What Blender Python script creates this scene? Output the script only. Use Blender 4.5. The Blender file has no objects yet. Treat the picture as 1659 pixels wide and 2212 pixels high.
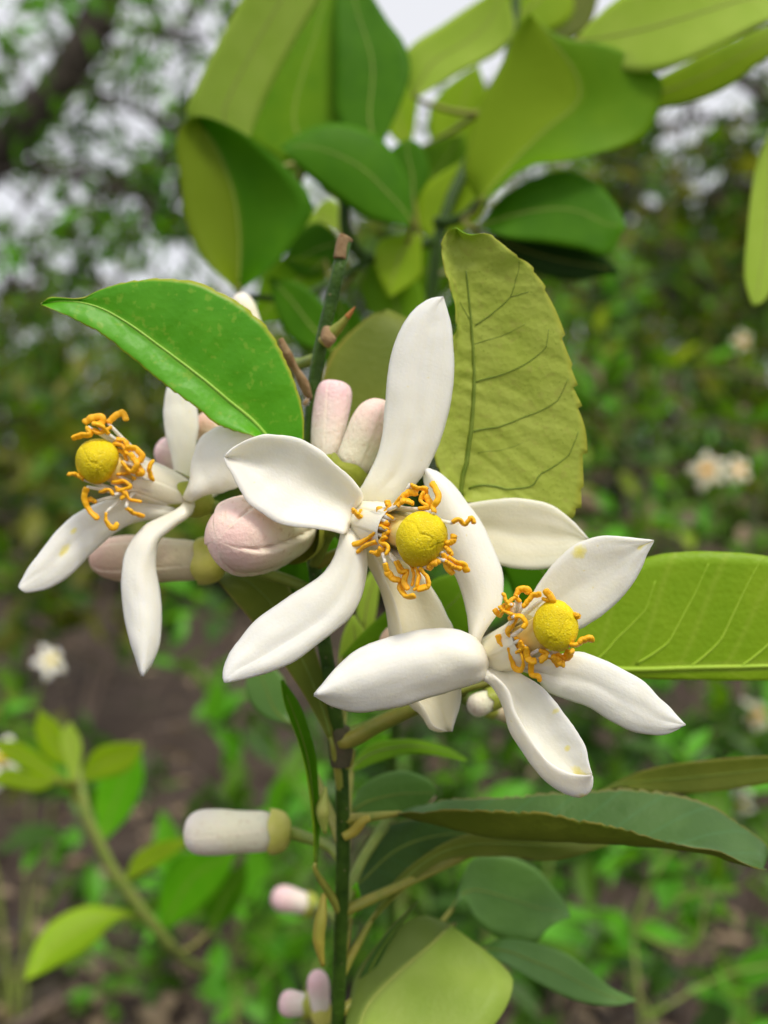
import bpy, math, random
import numpy as np
from mathutils import Vector, Matrix

# ---------------------------------------------------------------- camera, sky, sun, exposure
CAMZ = 0.62                      # lens height above the soil, metres
TAN = 0.42                       # half-width of the view per metre of distance
scene = bpy.context.scene
col = scene.collection
cam_d = bpy.data.cameras.new('camera'); cam = bpy.data.objects.new('camera', cam_d); col.objects.link(cam)
cam.location = (0, 0, CAMZ); cam.rotation_euler = (math.radians(90), 0, 0)
cam_d.sensor_fit = 'HORIZONTAL'; cam_d.sensor_width = 5.6; cam_d.lens = 5.6 / (2 * TAN)
cam_d.clip_start = 0.005; cam_d.clip_end = 400
cam_d.dof.use_dof = True; cam_d.dof.focus_distance = 0.086; cam_d.dof.aperture_fstop = cam_d.lens / 1.8
scene.camera = cam
SUN_EL, SUN_AZ = math.radians(58), math.radians(152)      # azimuth clockwise from +Y (view direction)
world = bpy.data.worlds.new('World'); scene.world = world; world.use_nodes = True
wn, wl = world.node_tree.nodes, world.node_tree.links
bg = wn['Background']; sky = wn.new('ShaderNodeTexSky'); sky.sky_type = 'NISHITA'; sky.sun_disc = False
sky.sun_elevation = SUN_EL; sky.sun_rotation = SUN_AZ; sky.dust_density = 3.0; sky.air_density = 1.2
mx = wn.new('ShaderNodeMix'); mx.data_type = 'RGBA'; mx.inputs[0].default_value = 0.85
wl.new(sky.outputs[0], mx.inputs[6]); mx.inputs[7].default_value = (8.5, 8.5, 8.8, 1)   # thin overcast veil
wl.new(mx.outputs[2], bg.inputs[0]); bg.inputs[1].default_value = 0.10
sun_d = bpy.data.lights.new('sun', 'SUN'); sun = bpy.data.objects.new('sun', sun_d); col.objects.link(sun)
sun_d.energy = 2.2; sun_d.angle = math.radians(14); sun_d.color = (1, 0.93, 0.80)
sdir = Vector((math.sin(SUN_AZ) * math.cos(SUN_EL), math.cos(SUN_AZ) * math.cos(SUN_EL), math.sin(SUN_EL)))
sun.rotation_euler = sdir.to_track_quat('Z', 'Y').to_euler(); sun.location = (0, -1, 3)
vs = scene.view_settings
vs.view_transform = 'Standard'; vs.look = 'None'; vs.gamma = 1.0; vs.use_curve_mapping = False; vs.exposure = 0.2
scene.cycles.use_denoising = True
scene.cycles.max_bounces = 8; scene.cycles.transparent_max_bounces = 4

# ---------------------------------------------------------------- pixels of the photograph -> points
# frames: (x0, y0, k) so that view pixel = (x0 + k*x, y0 + k*y), view is 1659 x 2212
FR = {'V': (0, 0, 1), 'A': (0, 553, .5), 'B': (460.8, 875.6, .3889), 'C': (645.2, 1106, .5556),
      'D': (553, 442.4, .4722), 'F': (829.5, 0, .5), 'G': (0, 1382.5, .5), 'H': (829.5, 1382.5, .5)}
CAMP = np.array([0, 0, CAMZ])
def P(x, y, d):
    D = d / 1000.0
    return np.array([(x - 829.5) / 1659 * 2 * TAN * D, D, CAMZ - (y - 1106) / 1659 * 2 * TAN * D])
def pxmm(d): return 1659 / (2 * TAN * d)
def toview(fr, pts):
    x0, y0, k = FR[fr]
    return [(x0 + p[0] * k, y0 + p[1] * k) + tuple(p[2:]) for p in pts]
def fill_depth(pts, d0, d1):
    n = len(pts); kn = [(i, p[2]) for i, p in enumerate(pts) if len(p) > 2]
    if not kn or kn[0][0] != 0: kn = [(0, d0)] + kn
    if kn[-1][0] != n - 1: kn = kn + [(n - 1, d1)]
    ks = [k[0] for k in kn]; vsd = [k[1] for k in kn]
    return [(p[0], p[1], float(np.interp(i, ks, vsd))) for i, p in enumerate(pts)]
def line(fr, pts, d0, d1=None):
    d1 = d0 if d1 is None else d1
    return np.array([P(*p) for p in fill_depth(toview(fr, pts), d0, d1)])
def smooth(pts, n):
    """Catmull-Rom through pts, resampled to n points by arc length"""
    p = np.asarray(pts, float)
    if len(p) == 2:
        t = np.linspace(0, 1, n)[:, None]; return p[0] * (1 - t) + p[1] * t
    q = np.vstack([2 * p[0] - p[1], p, 2 * p[-1] - p[-2]])
    out = []
    for i in range(1, len(q) - 2):
        a, b, c, d = q[i - 1], q[i], q[i + 1], q[i + 2]
        t = np.linspace(0, 1, 12, endpoint=False)[:, None]
        out.append(.5 * (2 * b + (c - a) * t + (2 * a - 5 * b + 4 * c - d) * t**2 + (3 * b - a - 3 * c + d) * t**3))
    out = np.vstack(out + [p[-1:]])
    s = np.r_[0, np.cumsum(np.linalg.norm(np.diff(out, axis=0), axis=1))]
    t = np.linspace(0, s[-1], n)
    return np.stack([np.interp(t, s, out[:, k]) for k in range(3)], 1)

# ---------------------------------------------------------------- objects
ORI = {}
def tag(o, label, cat, group=None, kind=None):
    o['label'] = label; o['category'] = cat
    if group: o['group'] = group
    if kind: o['kind'] = kind
    return o
def thing(name, label, cat, loc, group=None):
    o = bpy.data.objects.new(name, None); col.objects.link(o); o.location = loc
    o.empty_display_size = 0.002; ORI[o.name] = np.array(loc, float)
    return tag(o, label, cat, group)
def obj(name, V, F, mats, parent=None, smooth_=True, midx=None, uv=None, label=None):
    V = np.asarray(V, float)
    off = ORI[parent.name] if parent is not None else np.zeros(3)
    me = bpy.data.meshes.new(name); me.from_pydata((V - off).tolist(), [], F)
    for m in (mats if isinstance(mats, (list, tuple)) else [mats]): me.materials.append(m)
    if midx is not None: me.polygons.foreach_set('material_index', midx)
    if uv is not None:
        ul = me.uv_layers.new(name='UVMap'); li = np.zeros(len(me.loops), int); me.loops.foreach_get('vertex_index', li)
        ul.data.foreach_set('uv', np.asarray(uv, float)[li].ravel())
    if smooth_: me.polygons.foreach_set('use_smooth', [True] * len(me.polygons))
    me.update()
    o = bpy.data.objects.new(name, me); col.objects.link(o)
    if parent is not None: o.parent = parent
    ORI[o.name] = off
    if label: o['label'] = label
    return o

# ---------------------------------------------------------------- materials
def nd(nt, t, **kw):
    n = nt.nodes.new(t)
    for k, v in kw.items(): setattr(n, k, v)
    return n
class MB:
    """small material builder"""
    def __init__(s, name):
        s.m = bpy.data.materials.new(name); s.m.use_nodes = True; s.nt = s.m.node_tree
        s.b = s.nt.nodes['Principled BSDF']; s.out = s.nt.nodes['Material Output']
        s.co = nd(s.nt, 'ShaderNodeTexCoord').outputs['Object']
        s.uvn = None
    def link(s, a, b): s.nt.links.new(a, b)
    def uv(s):
        if s.uvn is None:
            n = nd(s.nt, 'ShaderNodeUVMap'); x = nd(s.nt, 'ShaderNodeSeparateXYZ'); s.link(n.outputs[0], x.inputs[0]); s.uvn = x
        return s.uvn.outputs[0], s.uvn.outputs[1]
    def noise(s, scale, detail=3, rough=.55, vec=None):
        n = nd(s.nt, 'ShaderNodeTexNoise'); s.link(vec or s.co, n.inputs['Vector'])
        n.inputs['Scale'].default_value = scale; n.inputs['Detail'].default_value = detail; n.inputs['Roughness'].default_value = rough
        return n.outputs['Fac']
    def voro(s, scale, feature='F1'):
        n = nd(s.nt, 'ShaderNodeTexVoronoi', feature=feature); s.link(s.co, n.inputs['Vector']); n.inputs['Scale'].default_value = scale
        return n.outputs['Distance']
    def ramp(s, fac, stops):
        r = nd(s.nt, 'ShaderNodeValToRGB'); e = r.color_ramp.elements
        while len(e) > 1: e.remove(e[0])
        e[0].position = stops[0][0]; e[0].color = s.c4(stops[0][1])
        for p, c in stops[1:]:
            x = e.new(p); x.color = s.c4(c)
        s.link(fac, r.inputs[0]); return r.outputs[0]
    def c4(s, c): return (c, c, c, 1) if isinstance(c, (int, float)) else tuple(c) + (1,)
    def mix(s, fac, a, b, mode='MIX'):
        m = nd(s.nt, 'ShaderNodeMix', data_type='RGBA', blend_type=mode)
        for sock, v in ((0, fac), (6, a), (7, b)):
            if hasattr(v, 'is_linked'): s.link(v, m.inputs[sock])
            else: m.inputs[sock].default_value = v if sock == 0 else s.c4(v)
        return m.outputs[2]
    def math(s, op, a, b=0.0, c=None):
        m = nd(s.nt, 'ShaderNodeMath', operation=op)
        for i, v in enumerate((a, b) if c is None else (a, b, c)):
            if hasattr(v, 'is_linked'): s.link(v, m.inputs[i])
            else: m.inputs[i].default_value = v
        return m.outputs[0]
    def bump(s, h, strength, dist):
        b = nd(s.nt, 'ShaderNodeBump'); s.link(h, b.inputs['Height']); b.inputs['Strength'].default_value = strength; b.inputs['Distance'].default_value = dist
        s.link(b.outputs[0], s.b.inputs['Normal']); return b.outputs[0]
    def color(s, c):
        if hasattr(c, 'is_linked'): s.link(c, s.b.inputs['Base Color'])
        else: s.b.inputs['Base Color'].default_value = s.c4(c)
    def set(s, **kw):
        for k, v in kw.items(): s.b.inputs[k.replace('_', ' ')].default_value = v
    def sss(s, w, radius, scale):
        s.b.inputs['Subsurface Weight'].default_value = w; s.b.inputs['Subsurface Radius'].default_value = radius
        s.b.inputs['Subsurface Scale'].default_value = scale
    def translucent(s, c, fac, normal=None):
        t = nd(s.nt, 'ShaderNodeBsdfTranslucent'); m = nd(s.nt, 'ShaderNodeMixShader'); m.inputs[0].default_value = fac
        if hasattr(c, 'is_linked'): s.link(c, t.inputs[0])
        else: t.inputs[0].default_value = s.c4(c)
        s.link(s.b.outputs[0], m.inputs[1]); s.link(t.outputs[0], m.inputs[2]); s.link(m.outputs[0], s.out.inputs[0])

def mat_petal(name, base, cream, stains=()):
    b = MB(name); u, v = b.uv()
    st = nd(b.nt, 'ShaderNodeCombineXYZ'); b.link(b.math('MULTIPLY', u, 1.2), st.inputs[0]); b.link(b.math('MULTIPLY', v, 7.0), st.inputs[1])
    streak = b.noise(1.0, 3, .6, st.outputs[0])
    big = b.noise(260, 2)
    c = b.mix(b.ramp(u, [(0.0, .95), (.22, .55), (.6, .12), (1, .0)]), base, cream)
    c = b.mix(b.ramp(streak, [(.35, 0), (.75, .35)]), c, cream)
    c = b.mix(b.ramp(big, [(.55, 0), (.8, .22)]), c, (.80, .70, .48))
    speck = b.ramp(b.noise(1500, 2), [(.72, 0), (.78, .6)])
    c = b.mix(speck, c, (.86, .74, .35))
    ed = b.math('ABSOLUTE', b.math('MULTIPLY_ADD', v, 2.0, -1.0))
    c = b.mix(b.ramp(ed, [(.86, 0), (1.0, .35)]), c, (.70, .67, .60))
    for su, sv, sr in stains:      # pollen rubbed onto the petal
        dx = b.math('MULTIPLY', b.math('SUBTRACT', u, su), 2.6); dy = b.math('SUBTRACT', v, sv)
        rr_ = b.math('ADD', b.math('SQRT', b.math('ADD', b.math('MULTIPLY', dx, dx), b.math('MULTIPLY', dy, dy))), b.math('MULTIPLY', b.math('SUBTRACT', b.noise(1300, 3), .5), sr * 1.6))
        c = b.mix(b.ramp(rr_, [(0, .75), (sr * .6, .5), (sr, 0)]), c, (.95, .78, .10))
    b.color(c); b.set(Roughness=.42, Specular_IOR_Level=.35)
    b.sss(.55, (1.0, .88, .60), .0016)
    h = b.math('ADD', b.math('MULTIPLY', streak, .45), b.math('MULTIPLY', b.noise(3200, 3), .45))
    b.bump(h, .38, .00020)
    return b.m
def mat_leaf(name, c1, c2, trans, tfac, rough=.38, dots=None, margin=None, spec=.5, mott=180, bump=.25, midline=None, veins=None, spots=None, half=None):
    b = MB(name); u, v = b.uv()
    c = b.mix(b.ramp(b.noise(mott, 4), [(.3, 0), (.7, 1)]), c1, c2)
    ed = b.math('ABSOLUTE', b.math('MULTIPLY_ADD', v, 2.0, -1.0))
    if midline: c = b.mix(b.ramp(ed, [(0, .8), (.04, .35), (.10, 0)]), c, midline)
    if half: c = b.mix(b.ramp(v, [(.45, 1), (.55, 0)]), c, half)  # fold painted in: one half takes its underside tone and different light
    if veins:
        # lateral veins running out and forward from the midrib
        w = nd(b.nt, 'ShaderNodeMath', operation='MULTIPLY_ADD')
        ph = b.math('FRACT', b.math('MULTIPLY', b.math('SUBTRACT', u, b.math('MULTIPLY', ed, .16)), 9.0))
        c = b.mix(b.ramp(ph, [(0, .5), (.10, .0), (.9, 0), (1, .5)]), c, veins)
    if margin: c = b.mix(b.ramp(ed, [(.93, 0), (.985, .8), (1, .9)]), c, margin)
    if dots: c = b.mix(b.ramp(b.voro(1900), [(.09, .6), (.17, 0)]), c, dots)
    if spots: c = b.mix(b.ramp(b.noise(1100, 2), [(.58, 0), (.68, .8)]), c, spots)
    b.color(c); b.set(Roughness=rough, Specular_IOR_Level=spec)
    h = b.math('ADD', b.noise(700, 3), b.math('MULTIPLY', b.voro(1600), .5))
    b.bump(h, bump, .0003)
    b.translucent(b.mix(.6, c, trans), tfac)
    return b.m
def mat_plain(name, c1, c2, scale, rough=.6, bump=.3, dist=.0003, spec=.4, sss=0, tr=None):
    b = MB(name); c = b.mix(b.ramp(b.noise(scale, 5), [(.3, 0), (.7, 1)]), c1, c2); b.color(c)
    b.set(Roughness=rough, Specular_IOR_Level=spec); b.bump(b.noise(scale * 3, 4), bump, dist)
    if sss: b.sss(sss, (1, .8, .4), .001)
    if tr: b.translucent(tr[0], tr[1])
    return b.m

M = {}
M['petal'] = mat_petal('petal_white', (.92, .905, .825), (.90, .84, .63))
M['petal_a'] = mat_petal('petal_white_pollen', (.92, .905, .825), (.90, .84, .63), [(.66, .10, .10), (.95, .5, .16)])
M['petal_b'] = mat_petal('petal_white_stain', (.92, .905, .825), (.90, .84, .63), [(.70, .5, .13), (.62, .3, .06)])
M['petal_c'] = mat_petal('petal_white_dusted', (.92, .905, .825), (.90, .84, .63), [(.93, .35, .14), (.90, .7, .07), (.80, .2, .05), (.6, .05, .05)])
M['petal_cream'] = mat_petal('petal_cream', (.87, .82, .66), (.84, .74, .46))
M['tube'] = mat_petal('filament_white', (.90, .87, .72), (.90, .82, .56))
def mat_stigma():
    b = MB('stigma_yellow')
    c = b.mix(b.ramp(b.noise(420, 3), [(.35, 0), (.65, 1)]), (.66, .50, .004), (.84, .68, .008))
    g = b.noise(6500, 2)
    c = b.mix(b.ramp(g, [(.60, 0), (.72, .6)]), c, (.92, .84, .18))
    b.color(c); b.set(Roughness=.65, Specular_IOR_Level=.25); b.sss(.15, (1, .7, .1), .0006)
    b.bump(b.math('ADD', g, b.math('MULTIPLY', b.voro(6000), .8)), .55, .00008)
    return b.m
M['stigma'] = mat_stigma()
M['style'] = mat_plain('style_yellow', (.86, .66, .16), (.86, .74, .36), 400, .5, .2, sss=.2)
M['anther'] = mat_plain('anther_orange', (1.0, .54, .012), (.95, .42, .006), 900, .5, .25, .0001, sss=.15)
M['anther_tip'] = mat_plain('anther_tip_pale', (.85, .6, .25), (.8, .5, .1), 900, .5)
M['calyx'] = mat_plain('calyx_green', (.34, .40, .04), (.46, .48, .08), 500, .45, .3, sss=.1)
M['calyx_y'] = mat_plain('calyx_yellow', (.70, .66, .18), (.60, .60, .10), 500, .45, .3)
M['pedicel'] = mat_plain('pedicel_green', (.16, .24, .03), (.26, .32, .05), 500, .45, .3)
def mat_bud(name, pink, white, p0, p1):
    b = MB(name); u, v = b.uv()
    f = b.math('ADD', u, b.math('MULTIPLY', b.math('SUBTRACT', b.noise(330, 3), .5), .8))
    c = b.mix(b.ramp(f, [(p0, 0), (p1, 1)]), white, pink)
    c = b.mix(b.ramp(b.noise(1500, 2), [(.6, 0), (.75, .35)]), c, (.50, .33, .16))
    c = b.mix(b.ramp(v, [(0, .75), (.06, 0), (.90, 0), (1, .75)]), c, (.90, .80, .62))
    b.color(c); b.set(Roughness=.42, Specular_IOR_Level=.35); b.sss(.3, (1, .7, .6), .001)
    b.bump(b.math('ADD', b.noise(2200, 3), b.math('MULTIPLY', b.noise(700), .8)), .5, .00022)
    return b.m
M['bud_pink'] = mat_bud('bud_pink', (.95, .66, .60), (.95, .86, .66), .40, 1.05)
M['bud_dusk'] = mat_bud('bud_rosy', (.86, .58, .46), (.88, .78, .52), .3, 1.0)
M['bud_rose'] = mat_bud('bud_rose', (.92, .62, .64), (.94, .84, .74), .3, .9)
M['bud_white'] = mat_bud('bud_white', (.92, .84, .76), (.92, .88, .66), .5, 1.0)
def mat_stem():
    b = MB('stem_green')
    n = b.noise(500, 4)
    c = b.mix(b.ramp(n, [(.3, 0), (.7, 1)]), (.022, .060, .006), (.055, .12, .010))
    c = b.mix(b.ramp(b.noise(1400, 2), [(.68, 0), (.74, .8)]), c, (.30, .24, .13))
    b.color(c); b.set(Roughness=.45, Specular_IOR_Level=.25); b.bump(b.math('ADD', n, b.noise(2000, 3)), .5, .0003)
    return b.m
M['stem'] = mat_stem()
M['stem_dark'] = mat_plain('stem_dark', (.020, .030, .014), (.05, .045, .03), 400, .6)
M['stem_pale'] = mat_plain('stem_pale', (.20, .30, .05), (.30, .34, .08), 300, .5)
M['petiole'] = mat_plain('petiole', (.20, .25, .03), (.34, .30, .05), 500, .45)
M['petiole_y'] = mat_plain('petiole_yellow', (.46, .36, .05), (.36, .36, .05), 400, .5)
M['brown'] = mat_plain('twig_brown', (.22, .12, .05), (.36, .25, .13), 900, .8, .6)
M['thorn_tip'] = mat_plain('thorn_tip', (.50, .14, .03), (.35, .20, .05), 900, .5)
M['bark'] = mat_plain('bark', (.055, .042, .034), (.10, .08, .065), 40, .9, .8, .01)
M['twig'] = mat_plain('twig_grey', (.12, .085, .065), (.20, .15, .12), 120, .85, .6, .002)
# leaves of the near plant
M['lf_glossy'] = mat_leaf('leaf_glossy_green', (.085, .36, .008), (.12, .43, .012), (.24, .62, .01), .22, .42, margin=(.48, .46, .04), midline=(.26, .50, .04), spots=(.22, .46, .03), bump=.15, spec=.3)
M['lf_under'] = mat_leaf('leaf_pale_underside', (.47, .57, .075), (.55, .63, .115), (.55, .75, .03), .30, .5, dots=(.20, .30, .012), margin=(.46, .46, .05), bump=.3, spots=(.50, .54, .10), spec=.3)
M['lf_right'] = mat_leaf('leaf_bright_underside', (.26, .46, .012), (.33, .52, .02), (.44, .72, .01), .32, .45, midline=(.50, .58, .10), veins=(.42, .58, .05), spec=.25)
M['lf_dull'] = mat_leaf('leaf_dull_top', (.050, .120, .020), (.072, .155, .030), (.12, .34, .02), .15, .36, margin=(.26, .22, .05), midline=(.10, .2, .06), spec=.4, veins=(.065, .17, .05))
M['lf_olive'] = mat_leaf('leaf_olive_underside', (.13, .18, .012), (.18, .22, .02), (.28, .36, .01), .25, .5, margin=(.36, .30, .05), spec=.25)
M['lf_dark'] = mat_leaf('leaf_dark_green', (.060, .20, .003), (.085, .25, .004), (.24, .52, .002), .34, .5, spec=.12)
M['lf_dark2'] = mat_leaf('leaf_dark_painted_fold', (.060, .21, .003), (.085, .25, .004), (.24, .52, .002), .34, .5, spec=.12, half=(.20, .29, .012))  # olive half stands for the backlit, folded side, painted in
M['lf_lime2'] = mat_leaf('leaf_green_painted_fold', (.15, .33, .006), (.20, .38, .008), (.42, .70, .006), .45, .5, spec=.15, half=(.33, .48, .02))  # lime and darker halves paint the light across the fold
M['lf_pale2'] = mat_leaf('leaf_pale_painted_fold', (.36, .52, .07), (.44, .58, .11), (.55, .75, .05), .34, .45, spec=.25, half=(.17, .24, .04), midline=(.5, .6, .14))  # olive half paints the darker side of the fold
M['lf_mid'] = mat_leaf('leaf_mid_green', (.15, .34, .006), (.20, .39, .008), (.34, .62, .004), .36, .5, midline=(.24, .44, .02), spec=.15)
M['lf_pale'] = mat_leaf('leaf_pale_green', (.50, .68, .09), (.58, .74, .13), (.74, .92, .10), .50, .45, midline=(.5, .62, .14), spec=.25)
M['lf_lime'] = mat_leaf('leaf_lime', (.33, .52, .012), (.40, .57, .018), (.60, .82, .010), .48, .45, midline=(.42, .54, .04), spec=.25)
M['lf_blue'] = mat_leaf('leaf_blue_green', (.10, .24, .038), (.135, .29, .052), (.14, .38, .04), .2, .4, spec=.4, midline=(.12, .28, .08))
M['lf_fresh'] = mat_leaf('leaf_fresh', (.16, .56, .010), (.22, .62, .016), (.36, .82, .006), .36, .42, midline=(.26, .56, .04), spec=.25)
M['lf_black'] = mat_leaf('leaf_very_dark_green', (.018, .06, .004), (.024, .075, .005), (.05, .15, .003), .15, .5, spec=.2)  # very dark green leaf colour
M['vein'] = mat_plain('vein_green', (.14, .22, .02), (.20, .27, .03), 600, .5, .2)
M['rib_pale'] = mat_plain('rib_pale', (.34, .42, .07), (.40, .42, .09), 600, .5, .2)
M['rib_soft'] = mat_plain('rib_soft', (.34, .54, .03), (.38, .56, .04), 600, .5, .2)
M['rib_glossy'] = mat_plain('rib_glossy', (.30, .56, .06), (.36, .58, .08), 600, .4, .2)
# foliage of the background
def mat_bg(name, c1, c2, tr, f, rough=.42):
    b = MB(name); oi = nd(b.nt, 'ShaderNodeObjectInfo')
    c = b.mix(b.ramp(b.noise(9, 3), [(.3, 0), (.7, 1)]), c1, c2)
    b.color(c); b.set(Roughness=rough, Specular_IOR_Level=.3); b.translucent(tr, f); return b.m
M['bg1'] = mat_bg('foliage_deep', (.028, .085, .008), (.052, .125, .012), (.10, .24, .006), .30)
M['bg2'] = mat_bg('foliage_mid', (.080, .20, .012), (.12, .25, .018), (.20, .42, .006), .36)
M['bg3'] = mat_bg('foliage_olive', (.17, .19, .022), (.22, .23, .035), (.30, .34, .012), .38)
M['bg4'] = mat_bg('foliage_fresh', (.095, .40, .016), (.15, .46, .028), (.24, .62, .008), .38)
M['bg5'] = mat_bg('foliage_dry', (.26, .19, .11), (.34, .26, .17), (.30, .22, .08), .2)
M['bg6'] = mat_bg('foliage_lime', (.28, .42, .03), (.38, .50, .06), (.45, .62, .02), .38)

# ---------------------------------------------------------------- shape builders
RNG = np.random.default_rng(7)
def grid_normals(G):
    du = np.gradient(G, axis=0); dv = np.gradient(G, axis=1)
    n = np.cross(du, dv); l = np.linalg.norm(n, axis=2, keepdims=True); l[l < 1e-14] = 1
    return n / l
def cross(p, m):
    """Catmull-Rom across the lines, the same number of steps between each pair"""
    p = np.asarray(p); q = np.vstack([2 * p[0] - p[1], p, 2 * p[-1] - p[-2]]); out = []
    for x in np.linspace(0, len(p) - 1, m):
        i = min(int(x), len(p) - 2); t = x - i; a, b, c, d = q[i], q[i + 1], q[i + 2], q[i + 3]
        out.append(.5 * (2 * b + (c - a) * t + (2 * a - 5 * b + 4 * c - d) * t**2 + (3 * b - a - 3 * c + d) * t**3))
    return np.array(out)
def across(lines, N, Mv):
    """lines: polylines base->tip. returns N x Mv grid, smooth across"""
    R = [smooth(l, N) for l in lines]
    G = np.zeros((N, Mv, 3))
    for i in range(N):
        G[i] = cross([r[i] for r in R], Mv) if len(R) > 2 else np.linspace(R[0][i], R[1][i], Mv)
    return G
def lap(G, it):
    for _ in range(it):
        H = G.copy()
        H[1:-1, 1:-1] = .5 * G[1:-1, 1:-1] + .125 * (G[:-2, 1:-1] + G[2:, 1:-1] + G[1:-1, :-2] + G[1:-1, 2:])
        G = H
    return G
class Blade: pass
def blade(name, lines, parent, front, back=None, N=30, Mv=15, thick=.5, cup=0.0, wav=0.0, attach=None, teeth=None, flip=False, rough=0.0, edge=.12, label=None, crease=0.0, relax=1, edgy=0.0):
    """A petal or leaf: closed shell with real thickness (mm). cup > 0 bows the middle away from the viewer's side."""
    lines = [np.asarray(l, float) for l in lines]
    if attach is not None:
        a = np.asarray(attach); c = sum(l[0] for l in lines) / len(lines)
        lines = [np.vstack([a + (l[0] - c) * .45, .5 * (a + (l[0] - c) * .62) + .5 * (l[0] - (l[1] - l[0]) * .25), l]) for l in lines]
    G = across(lines, N, Mv)
    if len(lines) > 2: G = lap(G, relax)
    t = np.linspace(0, 1, N)[:, None]; v = np.linspace(0, 1, Mv)[None, :]; w = 2 * v - 1
    if teeth:
        cnt, amp = teeth
        for e, o_ in ((0, 1), (-1, -2)):
            d = G[:, e] - G[:, o_]; d /= np.linalg.norm(d, axis=1)[:, None] + 1e-12
            ti = np.linspace(0, 1, N) * cnt + .35 * np.sin(np.linspace(0, 1, N) * 23); saw = (ti % 1.0) * RNG.uniform(.3, 1.5, cnt + 3)[np.clip(ti.astype(int), 0, cnt + 2)]; G[:, e] += d * ((.25 - saw) * amp / 1000)[:, None] * (np.sin(np.linspace(0, math.pi, N))**.4)[:, None]
    if edgy:
        for e in (0, -1):
            q = RNG.normal(size=(N, 3)); q = (q + np.roll(q, 1, 0) + np.roll(q, -1, 0)) / 1.7
            G[2:-2, e] += q[2:-2] * edgy / 1000
    n = grid_normals(G); ctr = G.reshape(-1, 3).mean(0)
    s = 1.0 if float((n * (CAMP - G)).sum()) > 0 else -1.0
    if flip: s = -s
    n = n * s
    env = np.sin(math.pi * np.clip(t, 0, 1))**.6
    if cup: G = G - n * (cup / 1000 * (1 - w**2) * env)[..., None]
    if crease: G = G - n * (crease / 1000 * np.exp(-(w / .30)**2) * env)[..., None]
    if wav: G = G + n * (wav / 1000 * (np.sin(t * 11 + 1.3) * w**2 * np.sign(w) + .6 * np.sin(t * 19) * w**2) * env)[..., None]
    if rough:
        r = RNG.normal(size=(N, Mv)); 
        for _ in range(4): r = (r + np.roll(r, 1, 0) + np.roll(r, -1, 0) + np.roll(r, 1, 1) + np.roll(r, -1, 1)) / 5
        G = G + n * (rough / 1000 * r / (r.std() + 1e-9))[..., None]
    n = grid_normals(G) * s
    prof = (edge + (1 - edge) * np.sqrt(np.clip(1 - w**2, 0, 1))) * (edge + (1 - edge) * np.clip(np.minimum(1, (1 - t) * 6), 0, 1)**.5)
    h = (thick / 2000 * prof)[..., None]
    T, Bm = G + n * h, G - n * h
    V = np.vstack([T.reshape(-1, 3), Bm.reshape(-1, 3)]); K = N * Mv
    F, mi = [], []
    for i in range(N - 1):
        for j in range(Mv - 1):
            a, b, c, d = i * Mv + j, (i + 1) * Mv + j, (i + 1) * Mv + j + 1, i * Mv + j + 1
            q = (a, b, c, d) if s > 0 else (a, d, c, b)
            F.append(q); mi.append(0); F.append(tuple(K + x for x in reversed(q))); mi.append(1)
    loop = [i * Mv for i in range(N)] + [(N - 1) * Mv + j for j in range(1, Mv)] + [i * Mv + Mv - 1 for i in range(N - 2, -1, -1)] + [j for j in range(Mv - 2, 0, -1)]
    for k in range(len(loop)):
        a, b = loop[k], loop[(k + 1) % len(loop)]
        q = (a, K + a, K + b, b) if s > 0 else (a, b, K + b, K + a)
        F.append(q); mi.append(0)
    uvg = np.stack(np.broadcast_arrays(t, v), -1).reshape(-1, 2); uv = np.vstack([uvg, uvg])
    o = obj(name, V, F, [front, back or front], parent, midx=mi, uv=uv, label=label)
    r = Blade(); r.o = o; r.T = T; r.B = Bm; r.G = G; r.n = n; r.N = N; r.M = Mv; return r
def scr(p):
    p = np.asarray(p); q = p - CAMP
    return np.stack([829.5 + q[..., 0] / q[..., 1] * 1659 / (2 * TAN), 1106 - q[..., 2] / q[..., 1] * 1659 / (2 * TAN)], -1)
def tube_geo(path, radii, seg=8, n=None, flat=None, twist=0.0, cap=True):
    p = smooth(path, n or max(6, len(path) * 4)); m = len(p)
    r = np.interp(np.linspace(0, 1, m), np.linspace(0, 1, len(radii)), radii) / 1000
    tg = np.gradient(p, axis=0); tg /= np.linalg.norm(tg, axis=1)[:, None] + 1e-12
    x = np.cross(tg[0], [.3, .2, .93]); x /= np.linalg.norm(x)
    V, F = [], []
    for i in range(m):
        x = x - tg[i] * x.dot(tg[i]); x /= np.linalg.norm(x) + 1e-12; y = np.cross(tg[i], x)
        for k in range(seg):
            a = 2 * math.pi * k / seg; rr = r[i]
            if flat: rr *= 1 + flat * math.cos(2 * (a + twist * i / m * 6.28))
            V.append(p[i] + rr * (math.cos(a) * x + math.sin(a) * y))
    for i in range(m - 1):
        for k in range(seg):
            F.append((i * seg + k, i * seg + (k + 1) % seg, (i + 1) * seg + (k + 1) % seg, (i + 1) * seg + k))
    if cap:
        F.append(tuple(reversed(range(seg)))); F.append(tuple((m - 1) * seg + k for k in range(seg)))
    return np.array(V), F
def tube(name, path, radii, mat, parent=None, seg=8, n=None, flat=None, twist=0, label=None):
    V, F = tube_geo(path, radii, seg, n, flat, twist)
    m = len(V) // seg
    uv = np.stack([np.repeat(np.linspace(0, 1, m), seg), np.tile(np.linspace(0, 1, seg), m)], 1)
    return obj(name, V, F, mat, parent, uv=uv, label=label)
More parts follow.
